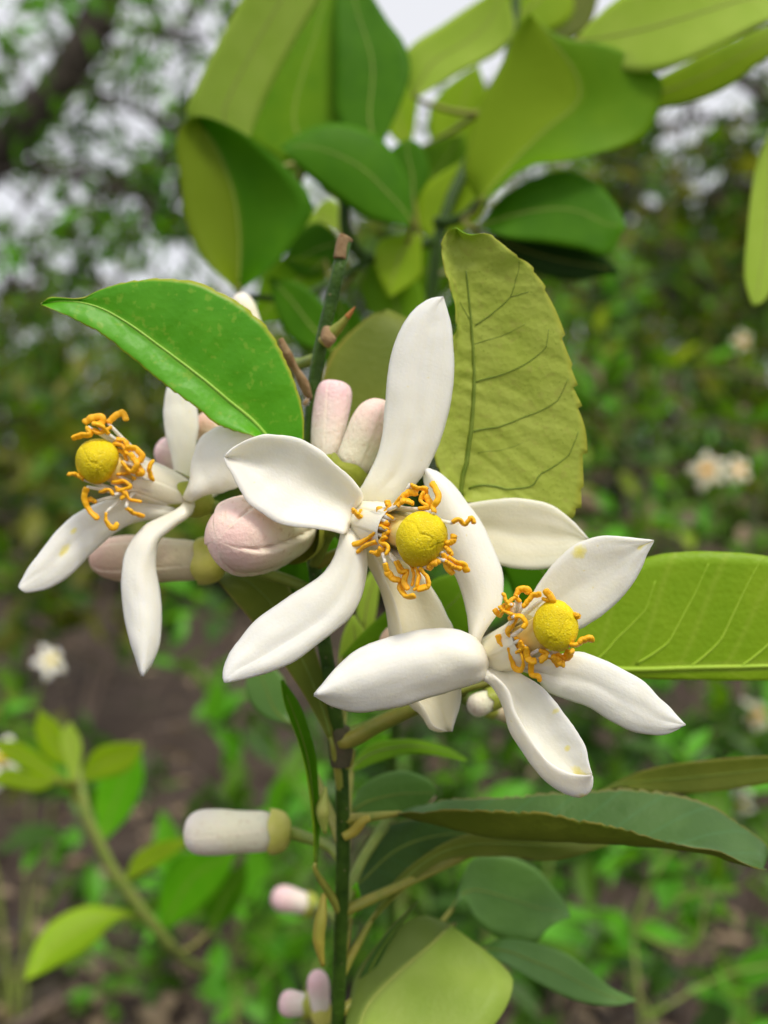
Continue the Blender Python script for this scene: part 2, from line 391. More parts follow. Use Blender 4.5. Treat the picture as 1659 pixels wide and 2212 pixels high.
def vein(bl, fr, pts, r0, r1, mat, name='vein', side=1):
    """raised vein following the face of a leaf through the given photo points"""
    S = bl.T if side > 0 else bl.B
    q = scr(S).reshape(-1, 2); idx = []
    for x, y in toview(fr, pts): idx.append(int(((q - [x, y])**2).sum(1).argmin()))
    u = [i // bl.M for i in idx]; v = [i % bl.M for i in idx]
    # refine on the grid: bilinear along the index path
    m = 6 * len(pts); uu = np.interp(np.linspace(0, 1, m), np.linspace(0, 1, len(u)), u); vv = np.interp(np.linspace(0, 1, m), np.linspace(0, 1, len(v)), v)
    pp = []
    for a, b in zip(uu, vv):
        i, j = min(int(a), bl.N - 2), min(int(b), bl.M - 2); f, g = a - i, b - j
        pp.append((1 - f) * ((1 - g) * S[i, j] + g * S[i, j + 1]) + f * ((1 - g) * S[i + 1, j] + g * S[i + 1, j + 1]))
    return tube(name, pp, [r0, r1], mat, bl.o, seg=6, n=m)
def lathe(name, base, tip, prof, mat, parent, seg=40, seam=0.0, nseam=5, lobes=0.0, bend=0.0, spiral=.35, open_=False, wob=0.0):
    """prof: (t, r mm) from base to tip along an axis; seam: overlapping petal edges; lobes: pointed rim"""
    base, tip = np.asarray(base), np.asarray(tip); ax = tip - base; L = np.linalg.norm(ax); z = ax / L
    x = np.cross(z, [0.2, 1, .1]); x /= np.linalg.norm(x); y = np.cross(z, x)
    ts = np.array([p[0] for p in prof]); rs = np.array([p[1] for p in prof])
    n = 34; t = np.linspace(0, 1, n); t = t if open_ else .5 * (1 - np.cos(math.pi * t)) * .5 + t * .5
    tt = np.linspace(ts[0], ts[-1], 160)
    cr = smooth(np.stack([ts, rs * .1, 0 * ts], 1), 160); rr = np.interp(t * (ts[-1] - ts[0]) + ts[0], cr[:, 0], cr[:, 1] * 10)
    V, F, uv = [], [], []
    ph = RNG.uniform(0, 6.28)
    for i in range(n):
        for k in range(seg):
            a = 2 * math.pi * k / seg; r = rr[i]; f = .5
            if seam:
                f = ((a + ph) / (2 * math.pi) * nseam + spiral * t[i]) % 1.0
                r *= 1 + seam * (f**1.5 - .45 - 1.1 * math.exp(-((min(f, 1 - f)) / .035)**2)) * min(1, t[i] * 3) * (1.0 if t[i] < .9 else max(.3, (1 - t[i]) * 10))
            if wob: r *= 1 + wob * math.sin(3 * a + ph) * math.sin(t[i] * 5)
            tz = t[i]
            if lobes: tz = t[i] * (1 + lobes * (abs(math.cos(2.5 * (a + ph)))**1.5 - .4) * t[i]**3)
            V.append(base + z * L * tz + (math.cos(a) * x + math.sin(a) * y) * r / 1000 + x * bend / 1000 * math.sin(math.pi * t[i])); uv.append((t[i], f if nseam == 5 else k / seg))
    for i in range(n - 1):
        for k in range(seg): F.append((i * seg + k, i * seg + (k + 1) % seg, (i + 1) * seg + (k + 1) % seg, (i + 1) * seg + k))
    F.append(tuple(reversed(range(seg))))
    if not open_: F.append(tuple((n - 1) * seg + k for k in range(seg)))
    return obj(name, V, F, mat, parent, uv=uv)

# ---------------------------------------------------------------- ground
def soil_mat():
    b = MB('soil'); n1 = b.noise(7, 6, .65); n2 = b.noise(60, 5, .7)
    c = b.mix(b.ramp(n1, [(.35, 0), (.65, 1)]), (.052, .036, .028), (.105, .078, .062))
    c = b.mix(b.ramp(n2, [(.5, 0), (.72, .7)]), c, (.15, .115, .09))
    c = b.mix(b.ramp(b.noise(3.1, 4), [(.55, 0), (.66, .55)]), c, (.05, .085, .02))
    b.color(c); b.set(Roughness=.95, Specular_IOR_Level=.15); b.bump(b.math('ADD', n2, n1), 1.0, .02); return b.m
def ground():
    xs = np.r_[-150, -60, -20, -8, np.linspace(-4, 4, 90), 8, 20, 60, 150]; ys = np.r_[-40, -6, -1, np.linspace(-.3, 7, 100), 9, 14, 30, 80, 260]
    X, Y = np.meshgrid(xs, ys, indexing='ij'); r = np.random.default_rng(3)
    Z = r.normal(size=X.shape) * .012
    Z = .4 * Z + .15 * (np.roll(Z, 1, 0) + np.roll(Z, -1, 0) + np.roll(Z, 1, 1) + np.roll(Z, -1, 1)) + .03 * np.sin(X * 1.7) * np.cos(Y * 1.3)
    Z[(abs(X) > 5) | (Y > 8) | (Y < -.5)] *= .2
    V = np.stack([X, Y, Z], -1).reshape(-1, 3); m = len(ys)
    F = [(i * m + j, (i + 1) * m + j, (i + 1) * m + j + 1, i * m + j + 1) for i in range(len(xs) - 1) for j in range(m - 1)]
    o = obj('ground', V, F, soil_mat()); o['kind'] = 'structure'; o['label'] = 'bare brown soil under the shrubs'
ground()

# ---------------------------------------------------------------- background leaves, shrubs and trees
def leaf_template(fold, curl, wide, N=7, Mv=5):
    t = np.linspace(0, 1, N)[:, None]; w = np.linspace(-1, 1, Mv)[None, :]
    wd = wide * (np.sin(math.pi * np.clip(t * .96 + .02, 0, 1))**.8) * (1 - .25 * t)
    X = w * wd * .5; Y = t + 0 * w; Z = fold * np.abs(w) * wd - curl * t**2 + .02 * np.sin(9 * t) * w
    V = np.stack([X, Y, Z], -1).reshape(-1, 3)
    F = [(i * Mv + j, i * Mv + j + 1, (i + 1) * Mv + j + 1, (i + 1) * Mv + j) for i in range(N - 1) for j in range(Mv - 1)]
    return V, F
TPL = [leaf_template(.25, .15, .48), leaf_template(.12, .35, .42), leaf_template(.35, .05, .52)]
TPM = {}
def tpl_mesh(k, mat):
    key = (k, mat)
    if key not in TPM:
        me = bpy.data.meshes.new('leaf'); me.from_pydata(TPL[k][0].tolist(), [], TPL[k][1]); me.materials.append(M[mat])
        me.polygons.foreach_set('use_smooth', [True] * len(me.polygons)); TPM[key] = me
    return TPM[key]
def rotmat(d, up, roll):
    y = np.asarray(d) / (np.linalg.norm(d) + 1e-9); z = np.asarray(up) - y * np.dot(up, y)
    if np.linalg.norm(z) < 1e-3: z = np.array([1, 0, 0]) - y * y[0]
    z /= np.linalg.norm(z); x = np.cross(y, z); c, s = math.cos(roll), math.sin(roll)
    x, z = c * x + s * z, c * z - s * x
    return np.stack([x, y, z], 1)
def plant(name, label, cat, base, height, spread, nclump, per, leaf, mats, seed, group=None, stems=4, stem_r=6, smat='twig', nobj=220, zmin=.1, flat=1.0, lean=(0, 0), shape=1.0, clumps=None, parts=('stem', 'leaf', 'foliage'), droop=.35):
    """A shrub or tree: stems, twigs out to leaf clumps, leaves along the twigs. Big near leaves are single objects."""
    r = np.random.default_rng(seed); base = np.array(base, float); root = thing(name, label, cat, base, group)
    V, F = [], []
    def addtube(p, rad, seg=6):
        v, f = tube_geo(p, rad, seg, n=max(5, len(p) * 3)); k = sum(len(a) for a in V); V.append(v); F.extend(tuple(x + k for x in q) for q in f)
    heads = []
    for s in range(stems):
        a = r.uniform(0, 6.28); tip = base + np.array([math.cos(a) * spread * .45 + lean[0], math.sin(a) * spread * .45 * flat + lean[1], height * r.uniform(.6, .92)])
        mid = base + (tip - base) * .5 + r.normal(size=3) * spread * .08
        p = smooth([base + r.normal(size=3) * np.array([.01, .01, 0]), mid, tip], 14); heads.append(p); addtube(p[[0, 3, 7, 10, 13]], [stem_r, stem_r * .7, stem_r * .3])
    allp = np.vstack([h[3:] for h in heads]); LV = []
    cl = clumps if clumps is not None else []
    while len(cl) < nclump:
        u = r.uniform(-1, 1, 3)
        if np.linalg.norm(u) > 1: continue
        u = u / (np.linalg.norm(u) + 1e-9) * np.linalg.norm(u)**.6
        z = zmin + (height - zmin) * (.5 + .5 * u[2]); wz = (math.sin(math.pi * (.15 + .8 * (z / height)))**.6) if shape else 1
        cl.append(base + np.array([u[0] * spread * wz + lean[0] * z / height, u[1] * spread * flat * wz + lean[1] * z / height, z]))
    for c in cl:
        k = ((allp - c)**2 * np.array([1, 1, 2.0])).sum(1).argmin(); st = allp[k]
        mid = .5 * (st + c) + np.array([0, 0, .06 * spread]) + r.normal(size=3) * .02 * spread
        out = c - (base + np.array([0, 0, height * .5])); out /= np.linalg.norm(out) + 1e-9
        end = c + (out * .6 + r.normal(size=3) * .4 + np.array([0, 0, .25])) * leaf * 1.2
        p = smooth([st, mid, c, end], 16); addtube(p[[0, 5, 10, 15]], [stem_r * .35, stem_r * .25, stem_r * .12], 5)
        for j in range(per):
            t = r.uniform(.5, 1.0); q = p[int(t * 15)]; tg = p[min(15, int(t * 15) + 1)] - p[int(t * 15) - 1]; tg /= np.linalg.norm(tg) + 1e-9
            d = tg * .6 + r.normal(size=3) * .75 + np.array([0, 0, .1 - droop * r.random()]); sc = leaf * r.uniform(.55, 1.15)
            LV.append((q, rotmat(d, np.array([r.normal() * .5, -.35 + r.normal() * .5, 1.0]), r.normal() * .4), sc, int(r.integers(3)), mats[int(r.integers(len(mats)))]))
    so = obj(parts[0], np.vstack(V), F, M[smat], root)
    LV.sort(key=lambda l: np.linalg.norm(l[0] - CAMP) / l[2])
    def inview(q): s_ = scr(q); return q[1] > .05 and -60 < s_[0] < 1720 and -60 < s_[1] < 2270
    big = [l for l in LV if inview(l[0])][:nobj]; ids = set(id(l) for l in big)
    for l in big:
        o = bpy.data.objects.new(parts[1], tpl_mesh(l[3], l[4])); col.objects.link(o); o.parent = root
        mt = np.eye(4); mt[:3, :3] = l[1] * l[2]; mt[:3, 3] = l[0] - base; o.matrix_local = Matrix(mt.tolist())
    rest = [l for l in LV if id(l) not in ids]
    if rest:
        vs_, fs, mi, k = [], [], [], 0
        for l in rest:
            v, f = TPL[l[3]]; vs_.append((v * l[2]) @ l[1].T + l[0]); fs.extend(tuple(x + k for x in q) for q in f); mi.extend([mats.index(l[4])] * len(f)); k += len(v)
        o = obj(parts[2], np.vstack(vs_), fs, [M[m] for m in mats], root, midx=mi); o['kind'] = 'stuff'
    return root
def G0(x, y):
    """ground point seen at a photo pixel"""
    dirz = -(y - 1106) / 1659 * 2 * TAN; D = CAMZ / -dirz
    return np.array([(x - 829.5) / 1659 * 2 * TAN * D, D, 0])
def at(x, d):
    """ground point straight below photo column x at distance d metres"""
    return np.array([(x - 829.5) / 1659 * 2 * TAN * d, d, 0])
def litter():
    """dead leaves, crumbs and twigs lying on the soil, too many to count"""
    r = np.random.default_rng(11); vs_, fs, mi, k = [], [], [], 0
    for n in range(2600):
        D = 1.0 + 5.0 * r.random()**1.6; x = r.uniform(-.55, .55) * D; v, f = TPL[int(r.integers(3))]
        a = r.uniform(0, 6.28); R = rotmat([math.cos(a), math.sin(a), r.normal() * .25], [r.normal() * .4, r.normal() * .4, 1], 0)
        s_ = r.uniform(.015, .06); vs_.append((v * s_) @ R.T + np.array([x, D, .02])); fs.extend(tuple(q + k for q in p) for p in f)
        mi.extend([int(r.choice([0, 0, 1, 1]))] * len(f)); k += len(v)
    o = obj('leaf_litter', np.vstack(vs_), fs, [M['bg5'], M['bark'], M['bg3']], midx=mi); o['kind'] = 'stuff'
    tag(o, 'scattered dry brown leaves and crumbs lying on the soil', 'leaf litter', kind='stuff')
litter()

# tree beyond, upper left: dark leaning trunk with sky showing through the leaves
def crown_pts(r, n, boxes, d0, d1):
    """clump centres spread over photo regions at the given distances"""
    out = []
    w = np.array([b[4] for b in boxes], float); w /= w.sum()
    for _ in range(n):
        b = boxes[int(r.choice(len(boxes), p=w))]; D = r.uniform(d0, d1) * 1000
        out.append(P(r.uniform(b[0], b[1]), r.uniform(b[2], b[3]), D))
    return out
def big_tree(name, label, path, radii, limbs, clumps, per, leaf, mats, seed, nobj=260, group=None, smat='bark'):
    r = np.random.default_rng(seed); base = np.array(path[0]); root = thing(name, label, 'hedge' if 'hedge' in name else 'tree', base, group)
    V, F = [], []
    def addtube(p, rad, seg=8):
        v, f = tube_geo(p, rad, seg, n=max(6, len(p) * 4)); k = sum(len(a) for a in V); V.append(v); F.extend(tuple(x + k for x in q) for q in f)
    addtube(path, radii, 12); sk = [smooth(path, 60)[15:]]
    for p, rad in limbs: addtube(p, rad); sk.append(smooth(p, 30)[4:])
    sk = np.vstack(sk); LV = []; tw = []
    for c in clumps:
        st = sk[((sk - c)**2).sum(1).argmin()]; mid = .5 * (st + c) + r.normal(size=3) * .05 * np.linalg.norm(c - st) + np.array([0, 0, .03])
        p = smooth([st, mid, c, c + r.normal(size=3) * leaf * 1.5], 18); addtube(p[[0, 6, 12, 17]], [7, 5, 2], 5)
        for j in range(per):
            t = int(r.uniform(.5, 1) * 17); d = (p[t] - p[t - 1]) / (np.linalg.norm(p[t] - p[t - 1]) + 1e-9) * .5 + r.normal(size=3) * .8 + np.array([0, 0, -.2])
            LV.append((p[t] + r.normal(size=3) * leaf * .35, rotmat(d, np.array([r.normal() * .6, r.normal() * .6, 1.0]), 0), leaf * r.uniform(.6, 1.2), int(r.integers(3)), mats[int(r.integers(len(mats)))]))
    obj('trunk', np.vstack(V), F, M[smat], root)
    big = [l for l in LV if -60 < scr(l[0])[0] < 1720 and -60 < scr(l[0])[1] < 2270][:nobj]; ids = set(id(l) for l in big)
    for l in big:
        o = bpy.data.objects.new('leaf', tpl_mesh(l[3], l[4])); col.objects.link(o); o.parent = root
        mt = np.eye(4); mt[:3, :3] = l[1] * l[2]; mt[:3, 3] = l[0] - base; o.matrix_local = Matrix(mt.tolist())
    rest = [l for l in LV if id(l) not in ids]
    if rest:
        vs_, fs, mi, k = [], [], [], 0
        for l in rest:
            v, f = TPL[l[3]]; vs_.append((v * l[2]) @ l[1].T + l[0]); fs.extend(tuple(x + k for x in q) for q in f); mi.extend([mats.index(l[4])] * len(f)); k += len(v)
        o = obj('crown', np.vstack(vs_), fs, [M[m] for m in mats], root, midx=mi); o['kind'] = 'stuff'
    return root
r_ = np.random.default_rng(5)
tp = [at(-420, 2.6), P(-330, 900, 2600), P(-80, 420, 2600), P(60, 270, 2600), P(150, 150, 2600), P(215, 30, 2600), P(270, -150, 2650), P(330, -500, 2700)]
big_tree('leaning_tree', 'dark leaning tree trunk with small leaves against the pale sky', tp, [100, 95, 72, 66, 60, 52, 44, 28],
         [([P(80, 250, 2600), P(20, 120, 2550), P(-60, 40, 2500)], [14, 10, 6]), ([P(-60, 400, 2600), P(60, 360, 2500), P(180, 380, 2450), P(300, 430, 2400)], [18, 11, 5]),
          ([P(190, 80, 2600), P(300, 60, 2500), P(400, 100, 2450)], [13, 8, 4]), ([P(-250, 760, 2600), P(-60, 650, 2500), P(120, 620, 2450), P(250, 600, 2400)], [20, 12, 5]), ([P(150, 150, 2600), P(240, 220, 2500), P(330, 260, 2450), P(380, 330, 2400)], [13, 9, 4])],
         crown_pts(r_, 112, [(-60, 420, 430, 760, 2.6), (150, 420, 120, 430, 1.7), (230, 480, -40, 140, 1.0), (-60, 160, 130, 430, .6), (0, 240, -60, 130, .7), (300, 420, 250, 620, 1.3)], 2.25, 2.75), 9, .066, ['bg1', 'bg2', 'bg2', 'bg4'], 31, nobj=290)
r_ = np.random.default_rng(6)
big_tree('leafy_tree', 'leafy tree behind the broad pale leaf at the upper right', [at(2050, 2.3), P(1980, 900, 2300), P(1850, 480, 2250), P(1700, 260, 2200), P(1560, 150, 2150)], [50, 44, 34, 22, 10],
         [([P(1800, 420, 2250), P(1600, 430, 2150), P(1400, 400, 2100), P(1280, 420, 2050)], [14, 9, 4]), ([P(1880, 560, 2250), P(1680, 600, 2150), P(1480, 620, 2100)], [14, 9, 4]), ([P(1700, 260, 2200), P(1500, 260, 2100), P(1330, 300, 2050)], [12, 8, 4]), ([P(1450, 400, 2100), P(1200, 300, 2050), P(1000, 230, 2000)], [8, 6, 3])],
         crown_pts(r_, 110, [(1330, 1720, 190, 480, 2.6), (1250, 1700, 430, 700, 2.2), (950, 1300, 180, 420, .7), (1500, 1720, -40, 240, .7)], 1.9, 2.35), 9, .062, ['bg1', 'bg2', 'bg2', 'bg3'], 32, nobj=280)
# far wood that closes the horizon
def wood(name, label, x0, x1, d0, d1, ymin, ymax, n, leaf, mats, seed, cat='tree', group=None, trunkx=None):
    r = np.random.default_rng(seed); d = .5 * (d0 + d1); bx = at(.5 * (x0 + x1) if trunkx is None else trunkx, d)
    xm = scr(bx + np.array([0, 0, .01]))[0]
    path = [bx, P(xm + 20, .5 * (1106 + ymin), d * 1000), P(xm, ymin + 40, d * 1000)]
    limbs = [([P(xm, r.uniform(ymin + 100, 1150), d * 1000), P(.5 * xm + .5 * tx, r.uniform(ymin, ymax), d * 1000), P(tx, r.uniform(ymin, ymax), d * 1000)], [20, 12, 6]) for tx in np.linspace(x0, x1, 6)]
    cl = []
    while len(cl) < n:
        x, y = r.uniform(x0, x1), r.uniform(ymin, ymax); u = (x - x0) / (x1 - x0) * 2 - 1
        if y < ymin + (ymax - ymin) * .42 * abs(u)**2.2 + r.normal() * 25: continue
        cl.append(P(x, y, r.uniform(d0, d1) * 1000))
    return big_tree(name, label, path, [60, 45, 12], limbs, cl, 11, leaf, mats, seed, nobj=40, group=group)
wood('distant_tree', 'far dark green tree behind the leaning trunk', -420, 620, 6.5, 8.5, 640, 1215, 330, .16, ['bg2', 'bg1', 'bg3', 'bg3'], 41)
wood('distant_tree', 'far green tree behind the centre leaves', 380, 1150, 5.5, 7.5, 420, 1225, 330, .15, ['bg1', 'bg2', 'bg2', 'bg3'], 42)
wood('distant_tree', 'far olive tree behind the right-hand leaves', 960, 1700, 4.6, 6.2, 330, 1230, 420, .12, ['bg2', 'bg2', 'bg3', 'bg1', 'bg5'], 43)
wood('distant_tree', 'tall far tree at the edge of the garden beyond the pale hanging leaf', 1400, 2300, 5.0, 7.0, 240, 1230, 360, .14, ['bg1', 'bg2', 'bg3'], 44)
wood('distant_hedge', 'far olive hedge closing the view behind the left flower', -500, 760, 8.8, 10.5, 745, 1210, 380, .26, ['bg2', 'bg3', 'bg2', 'bg1'], 45)
wood('distant_hedge', 'far mixed hedge closing the view behind the pale leaf', 700, 2300, 7.2, 9, 470, 1215, 520, .24, ['bg2', 'bg2', 'bg1', 'bg3', 'bg4'], 46)
wood('distant_hedge', 'far hedge running on to the left beyond the leaning tree', -2600, -350, 7, 10, 560, 1210, 300, .3, ['bg2', 'bg3', 'bg1'], 47)
wood('distant_hedge', 'far hedge running on to the right beyond the hanging leaf', 2100, 4400, 7, 10, 480, 1210, 300, .3, ['bg2', 'bg3', 'bg1'], 48)
# nearer shrubs
SG = 'shrubs behind the lemon shoot'
plant('garden_shrub', 'leafy olive shrub behind the left flower', 'shrub', at(150, 2.2), .86, .5, 46, 9, .09, ['bg1', 'bg2', 'bg3', 'bg3'], 51, SG, nobj=160, zmin=.30)
plant('garden_shrub', 'dark shrub between the stem and the left hanging petal', 'shrub', at(500, .95), .52, .22, 34, 8, .048, ['bg1', 'bg1', 'bg4', 'bg2'], 52, SG, nobj=200, zmin=.16, stem_r=4)
plant('garden_shrub', 'dense dark shrub behind the right flower', 'shrub', at(1130, .85), .60, .20, 60, 9, .045, ['bg1', 'bg1', 'bg2', 'bg4'], 53, SG, nobj=260, zmin=.20, stem_r=4)
plant('garden_shrub', 'mixed green shrub with dry stems right of the pale leaf', 'shrub', at(1500, .95), .82, .26, 56, 8, .042, ['bg1', 'bg2', 'bg4', 'bg4', 'bg6', 'bg1', 'bg5', 'bg2'], 54, SG, nobj=260, zmin=.36, stem_r=4)
plant('garden_shrub', 'tall loose shrub under the upper right leaves', 'shrub', at(1300, 1.5), 1.02, .34, 50, 8, .055, ['bg2', 'bg2', 'bg3', 'bg1', 'bg4'], 61, SG, nobj=200, zmin=.5, stem_r=6)
plant('garden_shrub', 'low dark shrub behind the long dull leaf', 'shrub', at(1500, .75), .46, .20, 46, 8, .042, ['bg1', 'bg1', 'bg2', 'bg4'], 55, SG, nobj=220, zmin=.2, stem_r=4)
WG = 'low weeds on the soil'
plant('weed_plant', 'bright green weed with broad leaves at the lower right over bare soil', 'plant', at(1530, .36), .505, .075, 11, 6, .030, ['bg4', 'bg4', 'bg2', 'bg1'], 56, WG, stems=5, stem_r=2, smat='stem_pale', nobj=120, zmin=.39)
plant('weed_plant', 'small green weed on the soil below the white bud', 'plant', G0(610, 2130), .20, .12, 9, 7, .040, ['bg4', 'bg2'], 57, WG, stems=4, stem_r=2, smat='stem_pale', nobj=80, zmin=.03)
plant('weed_plant', 'small green weed on the soil near the lime seedling', 'plant', G0(300, 2150), .11, .10, 6, 6, .035, ['bg4', 'bg2'], 58, WG, stems=3, stem_r=1.5, smat='stem_pale', nobj=60, zmin=.02)
plant('weed_plant', 'green weed at the left edge under the hanging petal', 'plant', at(20, 1.1), .40, .13, 9, 7, .05, ['bg4', 'bg2', 'bg3', 'bg1'], 59, WG, stems=4, stem_r=3, smat='stem_pale', nobj=90, zmin=.26)
plant('weed_plant', 'fresh green plant right of the lower stem', 'plant', at(960, .62), .46, .10, 14, 7, .038, ['bg4', 'bg1', 'bg2', 'bg1'], 60, WG, stems=4, stem_r=2.5, smat='stem_pale', nobj=120, zmin=.24)
plant('weed_plant', 'bright green plant left of the lower stem', 'plant', at(610, .50), .46, .07, 12, 7, .034, ['bg4', 'bg2', 'bg4', 'bg1'], 62, WG, stems=4, stem_r=2, smat='stem_pale', nobj=120, zmin=.3)
# bare brown stems rising in the background
for px, d, h, lb in ((455, .9, .50, 'thin brown bare stem behind the white bud'), (985, 1.1, .55, 'thin brown bare stem below the right flower')):
    b0 = at(px, d); t0 = thing('dry_stem', lb, 'stem', b0, 'dry stems behind the lemon shoot')
    tube('stalk', [b0, b0 + [.01, 0, h * .4], b0 + [.025, 0, h * .75], b0 + [.03, .01, h]], [7, 6, 5, 3], M['twig'], t0, seg=8)
    for k in range(3): tube('side_twig', [b0 + [.008 + .006 * k, 0, h * (.35 + .2 * k)], b0 + [.05 * (-1)**k, .01, h * (.45 + .2 * k)], b0 + [.10 * (-1)**k, .02, h * (.5 + .2 * k)]], [3, 2, 1], M['twig'], t0, seg=6)
for k, (a, b_) in enumerate((((700, 2300), (1010, 2050)), ((20, 2260), (170, 2190)), ((560, 2330), (600, 2140)))):
    p0, p1 = G0(*a), G0(*b_); t0 = thing('fallen_twig', ['brown twig lying on the soil behind the stem foot', 'short twig lying on the soil below the lime seedling', 'crooked twig on the soil below the pink buds'][k], 'twig', p0, 'twigs on the soil')
    tube('stick', [p0 + [0, 0, .02], .5 * (p0 + p1) + [.02, 0, .035], p1 + [0, 0, .02]], [6, 5, 3], M['twig'], t0, seg=7)
    q = .4 * p0 + .6 * p1; tube('side_twig', [q + [0, 0, .03], q + [.04, .03, .05], q + [.06, .08, .04]], [3, 2.5, 1.5], M['twig'], t0, seg=6)

# blurred blossoms in the background
def far_flower(label, x, y, d, size, seed, face=(0, -1, .2), cat='flower', cream=False, link=None):
    r = np.random.default_rng(seed); c = P(x, y, d); s_ = size / 1000
    root = thing('distant_flower', label, cat, c, 'blurred blossoms behind the lemon shoot'); z = np.array(face, float) + r.normal(size=3) * .15; z /= np.linalg.norm(z)
    x_ = np.cross(z, [0, 0, 1.0]); x_ /= np.linalg.norm(x_); y_ = np.cross(z, x_)
    for k in range(5):
        a = k * 1.2566 + r.uniform(-.2, .2); o_ = x_ * math.cos(a) + y_ * math.sin(a); sd_ = np.cross(z, o_)
        L_ = [c + o_ * s_ * .05 - sd_ * s_ * .06, c + o_ * s_ * .3 - sd_ * s_ * .13 + z * s_ * .1, c + o_ * s_ * .5]
        R_ = [c + o_ * s_ * .05 + sd_ * s_ * .06, c + o_ * s_ * .3 + sd_ * s_ * .13 + z * s_ * .1, c + o_ * s_ * .5]
        blade('petal', [L_, R_], root, M['petal_cream' if cream else 'petal'], N=9, Mv=5, thick=1)
    lathe('stigma', c, c + z * s_ * .3, [(0, size * .05), (.5, size * .06), (.85, size * .1), (1, size * .04)], M['stigma' if not cream else 'anther'], root, seg=12)
    e = np.asarray(link) if link is not None else c - z * s_ * .6 + [0, 0, -.03]
    tube('pedicel', [c, .5 * (c + e) - z * s_ * .1, e], [size * .03, size * .03, size * .03], M['pedicel'], root, seg=6)
far_flower('blurred white star-shaped flower beyond the long dull leaf', 1592, 1738, 700, 34, 1)
far_flower('blurred cream blossom right of the pale leaf', 1530, 1020, 800, 38, 2, (-.7, -.7, .2), cream=True)
far_flower('blurred cream blossom with a golden middle', 1592, 1018, 800, 28, 3, cream=True)
far_flower('blurred cream blossom below the lime leaf', 1628, 1552, 800, 40, 4, (.4, -.8, .4), cream=True)
far_flower('blurred white blossom at the left above the lime seedling', 104, 1432, 600, 26, 5, (.9, -.3, .5))
far_flower('blurred small pale blossom high beside the pale hanging leaf', 1600, 738, 900, 24, 6, cream=True)
far_flower('blurred white and yellow flower at the left edge beside the lime seedling', -14, 1640, 330, 26, 7, (.9, -.3, .3))

# lime seedling shoot, lower left
def side_shoot(name, label, cat, stemp, rads, smat, leaves, group=None, joints=None):
    b0 = np.array(stemp[-1]); root = thing(name, label, cat, b0, group)
    tube('stem', stemp, rads, M[smat], root, seg=10, n=80); sm = [smooth(stemp, 200)]
    if joints:
        for p, r0 in joints: tube('branch', p, r0, M[smat], root, seg=8, n=30); sm.append(smooth(p, 60))
    sm = np.vstack(sm)
    for lines, f, k in leaves:
        k = dict(k); rib = k.pop('rib', 'rib_pale'); pm = k.pop('pm', 'petiole'); pr = k.pop('pr', .6)
        b = blade('leaf', lines, root, M[f], M[k.pop('back')] if 'back' in k else None, N=k.pop('N', 24), Mv=k.pop('Mv', 11), thick=k.pop('thick', .4), **k)
        b0_ = b.G[0].mean(0); s_ = sm[((sm - b0_ - np.array([0, 0, -.004]))**2).sum(1).argmin()]
        tube('petiole', [s_, .5 * (s_ + b0_) + [0, 0, -.001], b0_, b.G[1].mean(0)], [pr, pr, pr * .8, pr * .5], M[pm], b.o, seg=8)
        midrib(b, M[rib], pr * .22, .05)
    return root
def midrib(bl, mat, r0=.5, r1=.12, side=1, v=None):
    S = bl.T if side > 0 else bl.B; j = bl.M // 2 if v is None else v
    return tube('midrib', S[1:-1:2, j], [r0, r0 * .7, r1], mat, bl.o, seg=7, n=40)
d = 230
sl = G0(500, 2110)
